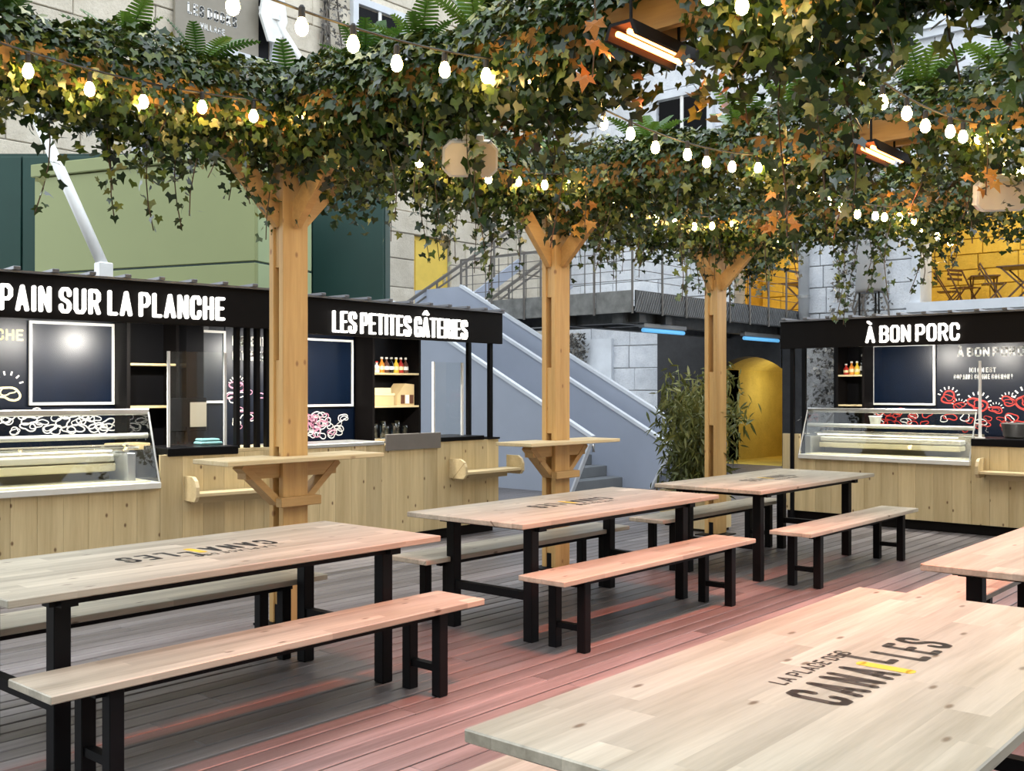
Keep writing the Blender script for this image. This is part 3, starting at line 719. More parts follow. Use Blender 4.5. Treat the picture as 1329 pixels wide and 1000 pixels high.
# ------------------------------------------------------------------ food stalls
def bottle_mesh(kind, h):
    r = .034
    return MB().lathe([(r * .9, 0), (r, .01), (r, h * .55), (r * .8, h * .68), (r * .35, h * .8), (r * .35, h * .93), (r * .45, h * .935), (r * .45, h), (r * .2, h)], 10)
def drawing(mb, cx, cz, r, k=0):
    """hand-drawn looping outline, as a flat stroke"""
    n = 18; ph = random.uniform(0, 6.28); pts = []
    for i in range(n):
        a = 2 * PI * i / n; q = r * (1 + .25 * math.sin(2 * a + ph) + .15 * math.sin(3 * a + 2 * ph)); pts.append((cx + q * math.cos(a) * 1.25, cz + q * math.sin(a) * .8))
    w = .13 * r
    for (a, b), (c_, d_) in zip(pts, pts[1:] + pts[:1]):
        L = math.hypot(c_ - a, d_ - b) + 1e-6; nx, nz = -(d_ - b) / L * w, (c_ - a) / L * w
        mb.add([(a + nx, 0, b + nz), (a - nx, 0, b - nz), (c_ - nx, 0, d_ - nz), (c_ + nx, 0, d_ + nz)], [(0, 1, 2, 3)])
def rays(mb, cx, cz, r, n=7, a0=.3, a1=2.8):
    for i in range(n):
        a = a0 + (a1 - a0) * i / (n - 1); p = (cx + r * math.cos(a), cz + r * math.sin(a)); q = (cx + r * 1.35 * math.cos(a), cz + r * 1.35 * math.sin(a)); w = r * .07
        nx, nz = -math.sin(a) * w, math.cos(a) * w
        mb.add([(p[0] + nx, 0, p[1] + nz), (p[0] - nx, 0, p[1] - nz), (q[0] - nx, 0, q[1] - nz), (q[0] + nx, 0, q[1] + nz)], [(0, 1, 2, 3)])
class Stall:
    def __init__(s, name, label, P, rot, x0, x1, sz0, sz1):
        s.t = thing('food_stall', label, 'food stall', (*P, 0), rot); s.P = Vector((*P, 0)); s.R = Matrix.Rotation(rot, 4, 'Z'); s.rot = rot
        s.x0, s.x1, s.sz = x0, x1, (sz0, sz1)
    def w(s, x, y, z): return s.P + s.R @ Vector((x, y, z))
    def counter(s, notch=None, top=1.0):
        """vertical boards; notch=(xa,xb,z) lowers the front under a display case"""
        x = s.x0; ed = sorted([q for q in (notch[:2] if notch else ()) if s.x0 < q < s.x1] + [s.x1])
        for e in ed:
            n = max(1, round((e - x) / .19)); 
            for i in range(n):
                a = x + (e - x) * i / n; b = x + (e - x) * (i + 1) / n; zt = top
                if notch and notch[0] - .01 < (a + b) / 2 < notch[1] + .01: zt = notch[2]
                MB().box(a + .0008, b - .0008, 0, .03, .11, zt, .0015).build('counter_board', 'stall_pine', s.t)
            x = e
        MB().box(s.x0 + .04, s.x1 - .04, .05, .66, 0, .11).build('plinth', 'black_paint', s.t)
        MB().box(s.x0, s.x1, .03, .66, .11, (notch[2] - .02 if notch else top - .03)).build('carcass', 'stall_pine', s.t)
    def roof(s, d=1.5):
        z0, z1 = s.sz
        sg = MB().box(s.x0, s.x1, -.06, -.01, z0, z1, .004).build('sign_board', 'black_paint', s.t)
        MB().box(s.x0, s.x1, -.01, d + .1, z1 - .09, z1 - .03).build('roof', 'black_paint', s.t)
        MB().box(s.x0, s.x1, -.09, d + .1, z1 - .0, z1 + .018).build('roof_sheet', 'roof_metal', s.t)
        n = int((s.x1 - s.x0) / .27)
        for i in range(n + 1):
            x = s.x0 + .04 + (s.x1 - s.x0 - .12) * i / n
            MB().box(x, x + .05, -.12, d + .1, z1 + .018, z1 + .045, .004).build('roof_rib', 'roof_metal', s.t)
        s.sign = sg
        MB().box(s.x0, s.x1, d, d + .06, 0, z1 - .09).build('back_wall', 'navy_wall', s.t)
    def letters(s, txt, xa, xb, zc, cap, weight=.135, gap=.115):
        for ch, mb in text_layout(txt, cap, xb - xa, weight=weight, gap=gap, space=.30, depth=.03):
            o = mb.build('letter', 'sign_letter', s.sign); o.location = (xa, -.075, zc - cap / 2)
    def lamp(s, x, label, y=.16):
        z0, z1 = s.sz
        p = s.w(x, y, z0 + .02)
        t = thing('canopy_spotlight', label, 'spotlight', p, s.rot, 'spotlights under the stall signs')
        MB().lathe([(.055, 0), (.06, .01), (.06, z1 - .09 - z0 - .02)], 12).build('housing', 'black_paint', t, True)
        MB().lathe([(.045, -.004), (.045, .002)], 12).build('lens', 'spot_glow', t)
        l = bpy.data.lights.new('stall_light', 'SPOT'); l.energy = STALL_W * 4; l.color = (1, .95, .86); l.shadow_soft_size = .045; l.spot_size = 2.5; l.spot_blend = .6
        lo = bpy.data.objects.new('stall_light', l); C.objects.link(lo); lo.parent = t; lo.location = (0, 0, -.02); lo.rotation_euler = (math.radians(38), 0, 0)
    def chalkboard(s, xa, xb, za, zb, label, y=1.46):
        t = thing('chalkboard', label, 'chalkboard', s.w((xa + xb) / 2, y, za), s.rot)
        w, h = (xb - xa) / 2, zb - za
        MB().box(-w + .02, w - .02, 0, .02, .02, h - .02).build('board', 'navy_board', t)
        f = .024
        for q in ((-w, w, 0, f), (-w, w, h - f, h), (-w, -w + f, f, h - f), (w - f, w, f, h - f)):
            MB().box(q[0], q[1], -.012, .022, q[2], q[3]).build('frame_rail', 'white_frame', t)
    def shelves(s, xa, xb, zs_, label, top=None, d0=1.16, d1=1.46):
        t = thing('wall_shelf_unit', label, 'shelf', s.w(xa, d0, 0), s.rot); w = xb - xa; top = top or s.sz[1] - .12; D = d1 - d0
        MB().box(0, w, D - .01, D, .6, top).build('back_panel', 'black_gloss', t)
        for a in (-.03, w): MB().box(a, a + .03, 0, D, .6, top).build('side_panel', 'black_paint', t)
        for z in zs_: MB().box(0, w, .0, D - .01, z - .022, z, .003).build('shelf_board', 'shelf_pine', t)
        return t
    def bracket_shelf(s, xa, xb, z, label):
        t = thing('counter_shelf', label, 'shelf', s.w(xa, 0, z), s.rot, 'small shelves on the stall counters'); w = xb - xa
        prof = [(0, -.04), (0, .16), (-.16, .16), (-.21, .13), (-.235, .08), (-.235, 0.0), (-.20, -.04)]
        for a in (0, w - .03): MB().prism(prof, a, a + .03, 'yz').build('side_cheek', 'shelf_pine', t)
        MB().box(.03, w - .03, -.22, 0, .0, .03, .004).build('shelf_board', 'shelf_pine', t)
        MB().box(.05, w - .05, -.03, 0, -.07, 0).build('batten', 'shelf_pine', t)
    def guard(s, xa, xb, z0, z1, label, y=.12):
        t = thing('glass_screen', label, 'glass screen', s.w(xa, y, z0), s.rot); w = xb - xa
        MB().box(.012, w - .012, -.003, .003, .01, z1 - z0).build('pane', 'clear_glass', t)
        for a in (0, w - .02): MB().box(a, a + .02, -.012, .012, 0, z1 - z0).build('edge_rail', 'white_frame', t)
    def case(s, xa, xb, z0, z1, label, inner):
        """refrigerated counter display: slanted glass, white trays and lit rails"""
        t = thing('display_case', label, 'display case', s.w(xa, 0, z0), s.rot); w = xb - xa; h = z1 - z0
        MB().box(0, w, -.05, .62, -.03, .02, .004).build('base_tray', 'case_white', t)
        MB().box(.06, w - .06, .02, .34, .02, .03).build('deck_liner', 'case_cream', t)
        MB().box(.04, w - .04, .54, .60, .02, h * .50).build('rear_panel', 'taupe_sign', t)
        MB().box(.05, w - .22, .34, .54, h * .16, h * .27, .01).build('lower_tier', 'case_cream', t)
        MB().box(.05, w - .22, .37, .54, h * .285, h * .38, .01).build('middle_tier', 'case_white', t)
        MB().box(.05, w - .05, .30, .54, h * .47, h * .49).build('shelf', 'clear_glass', t)
        MB().tube([(.05, .30, h * .47), (w - .05, .30, h * .47)], .010, 8).build('thin_rail', 'case_white', t, True)
        MB().tube([(.02, .19, h * .64), (w - .02, .19, h * .64)], .024, 10).build('round_rail', 'case_white', t, True)
        MB().tube([(.06, .36, h * .44), (w - .25, .36, h * .44)], .008, 6).build('led_tube', 'case_led', t)
        MB().box(0, w, .20, .30, h - .05, h, .006).build('top_rail', 'steel', t)
        MB().box(0, w, .28, .60, h - .012, h - .004).build('top_glass', 'clear_glass', t)
        MB().prism([(-.03, .02), (-.022, .02), (.205, h - .03), (.197, h - .03)], .01, w - .01, 'yz').build('front_glass', 'clear_glass', t)
        for a in (0, w - .008):
            MB().prism([(-.03, .02), (.20, h - .03), (.60, h - .03), (.60, .02)], a, a + .008, 'yz').build('end_glass', 'clear_glass', t)
        for a in (.004, w - .008): MB().tube([(a, -.03, .02), (a, .2, h - .03)], .008, 6).build('glass_edge', 'steel', t)
        for k_ in (0, 1):
            xx = (.02, w - .22)[k_]
            if k_ == inner: MB().box(xx, xx + .07, .1, .5, .02, h * .42, .006).build('end_bulkhead', 'grey_metal', t)
    def post(s, x, y, z0=0.0, w=.05):
        MB().box(x - w / 2, x + w / 2, y - w / 2, y + w / 2, z0, s.sz[1] - .05).build('corner_post', 'black_steel', s.t)
A8 = math.radians(-8)
# --- bread stall
S1 = Stall('food_stall', 'pine food stall with black sign reading PAIN SUR LA PLANCHE', (5.6, 7.48), A8, -3.4, -.02, 2.06, 2.39)
S1.counter((-3.4, -1.13, .75)); S1.roof(); S1.letters('PAIN SUR LA PLANCHE', -2.36, -.615, 2.205, .195)
S1.case(-3.35, -1.14, .765, 1.375, 'long glass display case with slanted front in the bread stall', 1)
S1.bracket_shelf(-.93, -.10, .66, 'small pine shelf on the bread stall counter by the post')
MB().box(-1.07, -.45, -.015, .5, .985, 1.055, .006).build('counter_top', 'black_gloss', S1.t)
MB().box(-.45, -.02, -.0, .5, 1.0, 1.03, .004).build('counter_top', 'stall_pine', S1.t)
S1.guard(-1.02, -.5, 1.056, 1.85, 'clear glass screen on the bread stall counter beside the black slats')
for i in range(5): MB().box(-.45 + i * .095, -.415 + i * .095, .03, .09, 1.03, 2.3).build('slat', 'black_steel', S1.t)
S1.chalkboard(-1.71, -.965, 1.395, 2.14, 'white-framed blank chalkboard at the back of the bread stall')
S1.shelves(-.93, -.50, [1.385, 1.775], 'empty black shelf unit with pine shelves in the bread stall')
o = MB().box(-.47, -.30, 1.0, 1.49, .6, 2.28).build('cabinet_side', 'black_gloss', S1.t)
wl = thing('menu_mural', 'navy bread stall wall with cream lettering and drawn bread slice', 'mural', S1.w(-3.3, 1.485, 1.1), S1.rot)
MB().box(0, 1.56, 0, .012, 0, 1.15).build('panel', 'navy_wall', wl)
words('PLANCHE', .10, .56, 'paint_cream', wl, (.99, -.004, .86))
m_ = MB(); drawing(m_, 1.42, .40, .075); m_.build('drawing', 'paint_cream', wl, loc=(0, -.004, 0)); m_ = MB(); drawing(m_, 1.42, .42, .045); m_.build('drawing', 'paint_cream', wl, loc=(0, -.005, 0))
m_ = MB(); rays(m_, 1.42, .46, .10, 6); o = m_.build('drawing', 'paint_white', wl); o.location = (0, -.004, 0)
wl = thing('food_frieze', 'strip of white food drawings under the bread stall chalkboard', 'mural', S1.w(-2.0, 1.485, 1.08), S1.rot)
MB().box(0, 1.05, 0, .01, 0, .3).build('panel', 'navy_wall', wl)
m_ = MB()
for i in range(34): drawing(m_, .06 + (i % 17) * .058, random.uniform(.08, .25), random.uniform(.03, .05))
tag(m_.build('drawings', 'paint_white', wl, loc=(0, -.004, 0)), kind='stuff')
S1.lamp(-2.2, 'spotlight under the bread stall sign in front of the chalkboard'); S1.lamp(-1.5, 'spotlight under the bread stall sign above the display case end'); S1.lamp(-.9, 'spotlight under the bread stall sign above the glass screen')
# --- sweets stall
S2 = Stall('food_stall', 'pine food stall with black sign reading LES PETITES GÂTERIES', (5.6, 7.48), 0, 0.0, 2.84, 2.03, 2.36)
S2.counter(); S2.roof(); S2.letters('LES PETITES GÂTERIES', .464, 2.243, 2.155, .20, .105, .115)
MB().box(.0, 1.17, -.01, .5, 1.0, 1.035, .004).build('counter_top', 'steel', S2.t)
MB().box(1.92, 2.6, -.015, .5, 1.0, 1.045, .006).build('counter_top', 'black_gloss', S2.t)
MB().box(1.17, 1.92, -.03, -.012, .94, 1.10, .003).build('front_panel', 'taupe_panel', S2.t)
S2.bracket_shelf(2.07, 3.0, .66, 'small pine shelf on the sweets stall counter, overhanging its end')
S2.guard(1.95, 2.40, 1.05, 1.82, 'clear glass screen on the sweets stall counter in front of staircase')
S2.post(2.70, .0, 1.0, .045); S2.post(2.81, .42, 0.0, .045); S2.post(2.81, 1.47, 0, .045)
MB().box(2.66, 2.84, -.02, .45, 1.0, 1.02).build('end_cap', 'black_steel', S2.t)
S2.chalkboard(.02, .36, 1.40, 2.12, 'narrow white-framed chalkboard seen past the slats')
S2.chalkboard(1.02, 2.02, 1.35, 2.09, 'white-framed blank chalkboard beside the sauce shelves')
sh2 = S2.shelves(2.08, 2.76, [.98, 1.355, 1.725], 'black shelf unit with sauce bottles and boxes in the sweets stall')
wl = thing('menu_mural', 'navy sweets stall wall with white lettering and pink cake drawings', 'mural', S2.w(.38, 1.49, 1.05), 0)
MB().box(0, .62, 0, .01, 0, 1.2).build('panel', 'navy_wall', wl)
for i, (tx, wd) in enumerate((('LES PETITES', .5), ('GÂTERIES', .4))):
    words(tx, .10, wd, 'paint_white', wl, (.08, -.004, .93 - i * .15))
def sketch(cx, cz, r, mat, ray=0):
    m = MB(); drawing(m, cx, cz, r)
    o = m.build('drawing', mat, wl, loc=(0, -.004, 0))
    if ray: m = MB(); rays(m, cx, cz, r * 1.35, ray); tag(m.build('drawn_rays', 'paint_white', o), kind='stuff')
sketch(.14, .52, .06, 'paint_pink', 9); sketch(.14, .53, .03, 'paint_pink')
for i in range(14): sketch(random.uniform(.06, .56), random.uniform(.08, .5), random.uniform(.03, .05), 'paint_pink' if i % 2 else 'paint_white')
wl = thing('food_frieze', 'strip of pink and white drawings under the sweets stall chalkboard', 'mural', S2.w(1.02, 1.49, .98), 0)
MB().box(0, 1.0, 0, .01, 0, .34).build('panel', 'navy_wall', wl)
m_ = MB(); m2 = MB()
for i in range(60): drawing(m_ if i % 3 == 0 else m2, random.uniform(.05, .95), random.uniform(.05, .29), random.uniform(.028, .05))
tag(m_.build('pink_drawings', 'paint_pink', wl, loc=(0, -.004, 0)), kind='stuff'); tag(m2.build('white_drawings', 'paint_white', wl, loc=(0, -.003, 0)), kind='stuff')
sauces = ['bottle_glass', 'sauce_white', 'sauce_orange', 'sauce_brown', 'bottle_glass', 'sauce_yellow', 'sauce_red', 'sauce_brown']
snames = {'bottle_glass': 'clear water', 'sauce_white': 'short white', 'sauce_orange': 'orange', 'sauce_brown': 'dark brown', 'sauce_yellow': 'yellow', 'sauce_red': 'red'}
def bottle(mat, h, p, label, rot=0, group=None):
    t = thing('sauce_bottle', label, 'bottle', p, rot, group)
    bottle_mesh(0, h * .9).build('body', mat, t, True)
    MB().lathe([(.017, h * .88), (.018, h * .93), (.015, h)], 8).build('cap', 'sauce_white' if mat != 'sauce_white' else 'sauce_red', t)
    MB().lathe([(.0348, h * .2), (.0348, h * .42)], 10).build('paper_band', 'paint_white' if mat in ('bottle_glass', 'sauce_brown') else 'paint_cream', t)
ordn = {}
for i, m_ in enumerate(sauces):
    k_ = snames[m_]; ordn[k_] = ordn.get(k_, 0) + 1
    lb = 'tall clear bottle beside the white jar on the sweets stall top shelf' if i == 0 else 'small clear bottle next to the yellow one on the sweets stall top shelf' if i == 4 else \
        ('dark brown bottle at the open end of the sweets stall top shelf' if i == 7 else 'dark brown bottle beside the orange one on the sweets stall top shelf') if m_ == 'sauce_brown' else k_ + ' sauce bottle on the sweets stall top shelf'
    bottle(m_, .25 if i == 0 else .13 if i == 1 else .18, S2.w(2.16 + i * .074, 1.30, 1.726), lb, group='sauce bottles on the sweets stall shelf')
t = thing('cardboard_tray', 'pale cardboard tray of flat boxes on the sweets stall middle shelf', 'box', S2.w(2.11, 1.2, 1.356))
MB().box(0, .30, 0, .2, 0, .11, .004).build('tray', 'cardboard', t); MB().box(.01, .27, .02, .19, .14, .2, .004).box(.0, .31, 0, .2, .112, .14, .004).build('box_stack', 'paint_cream', t)
t = thing('gabled_carton', 'slanted kraft carton rack beside the cardboard tray', 'box', S2.w(2.46, 1.2, 1.356))
MB().prism([(0, 0), (.26, 0), (.26, .24), (.12, .25), (0, .12)], 0, .2, 'xz').build('body', 'cardboard', t)
for i in range(3): MB().box(.05 + i * .07, .10 + i * .07, -.012, 0, .02, .12).build('window', 'paint_white' if i % 2 else 'sauce_brown', t)
for i in range(7):
    t = thing('tumbler', 'plain glass tumbler in the row on the sweets stall low shelf', 'glass', S2.w(2.12 + i * .085, 1.26 + .04 * (i % 2), .981), 0, 'tumblers on the low shelf')
    MB().lathe([(.026, 0), (.035, .11), (.037, .14 + .03 * (i % 3)), (.032, .14 + .03 * (i % 3)), (.024, .012)], 10).build('bowl', 'bottle_glass', t, True)
    MB().lathe([(.03, 0), (.03, .008)], 10).build('base', 'grey_metal', t)
S2.lamp(.5, 'spotlight under the sweets stall sign behind the pergola post'); S2.lamp(1.25, 'spotlight under the sweets stall sign before its large chalkboard'); S2.lamp(1.75, 'spotlight under the sweets stall sign beside the sauce shelves')
t = thing('card_terminal', 'black till screen with pale panel on the counter behind the glass screen', 'till', S1.w(-.62, .62, 1.0), S1.rot + .2)
MB().box(-.12, .12, -.06, .06, 0, .02, .004).build('base', 'black_gloss', t); MB().bar((0, 0, .02), (0, .02, .2), .05, .03).build('stand', 'black_gloss', t)
MB().box(-.2, .2, .0, .03, .16, .46, .008).build('screen', 'black_gloss', t); MB().box(.02, .19, -.006, 0, .2, .42).build('pale_panel', 'taupe_sign', t)
MB().box(-.5, -.18, .3, .52, 0, .06, .006).build('cash_drawer', 'cardboard', t)
t = thing('folded_cloth', 'folded teal cloth on the counter behind the glass screen', 'cloth', S1.w(-.58, .3, 1.055), S1.rot)
MB().box(-.1, .1, -.08, .08, 0, .03, .01).build('lower_fold', 'teal_cloth', t); MB().box(-.09, .08, -.07, .07, .03, .055, .01).build('upper_fold', 'teal_cloth', t)
# --- butcher stall
S3 = Stall('food_stall', 'pine food stall with black sign reading À BON PORC', (11.45, 5.62), -PI / 2, 0.0, 4.2, 2.02, 2.335)
S3.counter((.22, 2.15, .75), 1.015); S3.roof(); S3.letters('À BON PORC', 1.05, 2.06, 2.15, .19)
S3.case(.22, 2.15, .76, 1.32, 'long glass display case with slanted front in the butcher stall', 0)
MB().box(2.15, 4.2, -.015, .6, .94, 1.02, .006).build('counter_top', 'black_gloss', S3.t)
S3.bracket_shelf(2.26, 3.4, .66, 'small pine shelf on the butcher stall counter')
S3.post(.13, .0, .0, .045); S3.post(.08, .42, 0, .045); S3.post(.03, 1.47, 0, .045)
sh3 = S3.shelves(.19, .50, [1.35, 1.725], 'black shelf unit with sauce bottles in the butcher stall')
S3.chalkboard(.51, 1.29, 1.345, 2.10, 'white-framed blank chalkboard at the back of the butcher stall')
for i, (m_, h) in enumerate((('sauce_red', .14), ('sauce_orange', .17), ('sauce_yellow', .17), ('bottle_glass', .26))):
    bottle(m_, h, S3.w(.235 + i * .072, 1.30, 1.726), {'sauce_red': 'squat red', 'sauce_orange': 'orange', 'sauce_yellow': 'yellow', 'bottle_glass': 'tall clear'}[m_] + ' sauce bottle on the butcher stall shelf', group='sauce bottles on the butcher stall shelf')
wl = thing('menu_mural', 'navy butcher stall wall with white lettering and red sausage drawings', 'mural', S3.w(1.30, 1.49, 1.0), -PI / 2)
MB().box(0, 2.7, 0, .01, 0, 1.24).build('panel', 'navy_wall', wl)
for tx, cap, wd, x, z in (('À BON PORC', .11, .75, .24, .93), ('ICI ON EST', .06, .30, .38, .74), ('COPAINS COMME COCHON !', .06, .66, .20, .66)):
    words(tx, cap, wd, 'paint_white', wl, (x, -.004, z))
for (x, z, r) in ((.14, .44, .075), (.26, .34, .05), (.48, .36, .085), (.68, .30, .05), (.82, .40, .06), (1.02, .40, .10), (1.3, .36, .08), (1.6, .4, .09), (1.9, .36, .08), (2.2, .4, .08)):
    sketch(x, z, r, 'paint_red', 7); sketch(x, z, r * .55, 'paint_red')
for i in range(38): sketch(random.uniform(.05, 2.6), random.uniform(.04, .22), random.uniform(.03, .055), 'paint_red' if i % 3 else 'paint_white')
wl = thing('food_frieze', 'strip of red sausage drawings under the butcher stall chalkboard', 'mural', S3.w(.52, 1.49, 1.05), -PI / 2)
MB().box(0, .76, 0, .01, 0, .28).build('panel', 'navy_wall', wl); m_ = MB(); m2 = MB()
for i in range(18): drawing(m_ if i % 4 else m2, random.uniform(.05, .72), random.uniform(.05, .23), random.uniform(.03, .05))
tag(m_.build('red_drawings', 'paint_red', wl, loc=(0, -.004, 0)), kind='stuff'); tag(m2.build('white_drawings', 'paint_white', wl, loc=(0, -.003, 0)), kind='stuff')
t = thing('steel_griddle', 'round brushed steel griddle pan on the butcher stall counter', 'pan', S3.w(2.62, .5, 1.02))
MB().lathe([(.26, 0), (.28, .02), (.30, .15), (.31, .155), (.29, .15), (.26, .03), (.1, .03)], 24).build('pan', 'steel', t, True); MB().tube([(.30, 0, .12), (.36, 0, .12), (.36, .1, .12), (.29, .1, .12)], .01, 6).build('handle', 'steel', t)
t = thing('counter_post', 'slim pale metal post on the butcher stall counter', 'post', S3.w(2.225, .05, 1.02))
MB().tube([(0, 0, 0), (0, 0, .82)], .016, 8).build('tube', 'white_frame', t); MB().lathe([(.05, 0), (.05, .012)], 12).build('foot', 'white_frame', t)
t = thing('food_tub', 'small white tub standing inside the butcher display case', 'tub', S3.w(.95, .44, 1.02 + .085))
MB().lathe([(.05, 0), (.07, .11), (.075, .115)], 14).build('tub', 'white_metal', t, True); MB().lathe([(.078, .115), (.078, .125)], 14).build('rim', 'white_metal', t)
S3.lamp(1.05, 'spotlight under the butcher stall sign before its chalkboard'); S3.lamp(1.75, 'spotlight under the butcher stall sign before its lettering'); S3.lamp(3.0, 'spotlight under the butcher stall sign above the steel griddle')
# vent drum on the butcher stall roof
p = S3.w(.62, 1.15, 2.36)
t = thing('vent_drum', 'grey cylindrical vent drum on thin legs on the butcher stall roof', 'vent', p)
MB().lathe([(.19, .38), (.19, .42), (.15, 1.0), (.12, 1.02)], 20).build('drum', 'drum_grey', t, True)
for a in range(3): MB().tube([(.14 * math.cos(a * 2.1), .14 * math.sin(a * 2.1), 0), (.14 * math.cos(a * 2.1), .14 * math.sin(a * 2.1), .40)], .012, 6).build('leg', 'black_steel', t)

# ------------------------------------------------------------------ bistro furniture in the yellow upper room
def bistro_table(u, v_, z, rot, label, s=1.0):
    t = thing('bistro_table', label, 'table', (u, v_, z), rot, 'folding bistro tables upstairs')
    MB().box(-.42 * s, .42 * s, -.35 * s, .35 * s, .71, .74, .006).build('tabletop', 'dark_wood', t)
    for y in (-.28 * s, .28 * s):
        for sx in (-1, 1): MB().bar((sx * .35 * s, y, .71), (-sx * .35 * s, y, 0), .03, .03).build('leg', 'dark_wood', t)
def bistro_chair(u, v_, z, rot, label):
    t = thing('bistro_chair', label, 'chair', (u, v_, z), rot, 'folding bistro chairs upstairs')
    for i in range(4): MB().box(-.19 + i * .098, -.11 + i * .098, -.2, .2, .435, .455).build('seat_slat', 'dark_wood', t)
    for y in (-.2, .2):
        MB().bar((-.2, y, 0), (.22, y, .45), .025, .025).build('leg', 'dark_wood', t); MB().bar((.22, y, 0), (-.25, y, .84), .025, .025).build('back_leg', 'dark_wood', t)
    for z_ in (.62, .72, .8): MB().box(-.25, -.235, -.2, .2, z_, z_ + .05).build('back_slat', 'dark_wood', t)
bistro_table(21.2, 5.45, 3.15, PI / 2, 'folding wooden bistro table behind the sill of the yellow room')
bistro_chair(21.3, 6.05, 3.15, -1.2, 'folding wooden chair drawn up beside the bistro table at the sill')
bistro_chair(21.9, 5.3, 3.15, 2.9, 'folding wooden chair on the wall side of the bistro table at the sill')
bistro_table(22.6, 6.6, 3.15, 0.4, 'small folding table deep in the yellow room', .8)
bistro_chair(22.4, 7.25, 3.15, -1.4, 'folding wooden chair beside the small table deep in the yellow room')
bistro_chair(21.75, 6.72, 3.15, -2.0, 'folding wooden chair by the pale window jamb of the yellow room')
bistro_table(21.4, 9.95, 3.15, PI / 2, 'folding wooden bistro table in the doorway at the footbridge end')

# ------------------------------------------------------------------ bamboo in planters
def bamboo(u, v_, n, h, spread, label, pw, ph):
    t = thing('bamboo_plant', label, 'bamboo', (u, v_, 0))
    for s in (-1, 1):
        for k_ in range(2): MB().box(-pw, pw, s * pw - .012, s * pw + .012, .03 + k_ * ph / 2, .02 + (k_ + 1) * ph / 2).build('planter_board', 'stall_pine', t)
        for k_ in range(2): MB().box(s * pw - .012, s * pw + .012, -pw + .013, pw - .013, .03 + k_ * ph / 2, .02 + (k_ + 1) * ph / 2).build('planter_board', 'stall_pine', t)
    MB().box(-pw + .013, pw - .013, -pw + .013, pw - .013, 0.0, ph - .05).build('soil', 'soil', t)
    P = []
    for i in range(n):
        a = random.uniform(0, 6.28); rr = random.uniform(0, pw * .8); b = (rr * math.cos(a), rr * math.sin(a)); hh = h * random.uniform(.6, 1.05); lean = spread * random.uniform(.1, 1)
        pts = [(b[0] + math.cos(a) * lean * (j / 5) ** 2, b[1] + math.sin(a) * lean * (j / 5) ** 2, ph - .06 + (hh - ph) * j / 5) for j in range(6)]
        MB().tube(pts, [.011, .01, .009, .008, .006, .003], 5).build('cane', 'cane', t)
        for q in range(170):
            j = random.uniform(.2, 5); k_ = min(4, int(j)); f = j - k_; p = [pts[k_][m] * (1 - f) + pts[k_ + 1][m] * f for m in range(3)]
            P.append([p[0] + random.gauss(0, .10), p[1] + random.gauss(0, .10), p[2] + random.gauss(0, .05)])
    P = np.array(P); P[:, 2] = np.maximum(P[:, 2], .12)
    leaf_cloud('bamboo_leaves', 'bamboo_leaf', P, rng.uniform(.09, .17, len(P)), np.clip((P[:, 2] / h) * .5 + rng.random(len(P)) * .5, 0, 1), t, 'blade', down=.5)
bamboo(9.98, 5.80, 11, 1.75, .42, 'bamboo in a pine planter against the pergola post', .19, .40)
bamboo(10.85, 6.55, 17, 1.95, .42, 'bushy dark bamboo clump beside the foot of the staircase', .24, .32)

# ------------------------------------------------------------------ ivy, ferns, lights overhead
def ivy_leaf_mesh(i):
    o_ = [(0, -.12), (.22, -.30), (.46, -.20), (.36, .04), (.56, .26), (.22, .30), (0, .80), (-.22, .30), (-.56, .26), (-.36, .04), (-.46, -.20), (-.22, -.30)]
    vv = [(x * (1 + .12 * random.uniform(-1, 1)), y * (1 + .1 * random.uniform(-1, 1)), -abs(x) * .25 * (i % 3) * .5 - .08 * y * y) for x, y in o_] + [(0, .05, .03)]
    n = len(o_); me = MB().add(vv, [(n, j, (j + 1) % n) for j in range(n)])
    return me.mesh('ivy_leaf', 'ivy_leaf')
LEAVES = [ivy_leaf_mesh(i) for i in range(4)]
AUT = MB().add([(0, -.2, 0), (.15, -.1, .02), (.5, -.25, 0), (.4, .02, .0), (.6, .3, -.05), (.25, .25, .02), (0, .85, -.1), (-.25, .25, .02), (-.6, .3, -.05), (-.4, .02, .0), (-.5, -.25, 0), (-.15, -.1, .02), (0, .05, .05)], [(12, j, (j + 1) % 12) for j in range(12)]).mesh('autumn_leaf', 'autumn_leaf')
def place_leaf(me, name, parent, p, size, out):
    o = bpy.data.objects.new(name, me); C.objects.link(o); o.parent = parent
    nrm = Vector((out[0] + random.gauss(0, .45), out[1] + random.gauss(0, .45), .35 + random.gauss(0, .3))).normalized()
    dn = Vector((random.gauss(0, .45), random.gauss(0, .45), -1)); tip = (dn - nrm * dn.dot(nrm)).normalized(); sd = tip.cross(nrm)
    M = Matrix((sd, tip, nrm)).transposed().to_4x4(); o.matrix_local = Matrix.Translation(p) @ M @ Matrix.Scale(size, 4)
    return o
HEATERS = [(4.02, 2.6), (6.75, 2.6)]
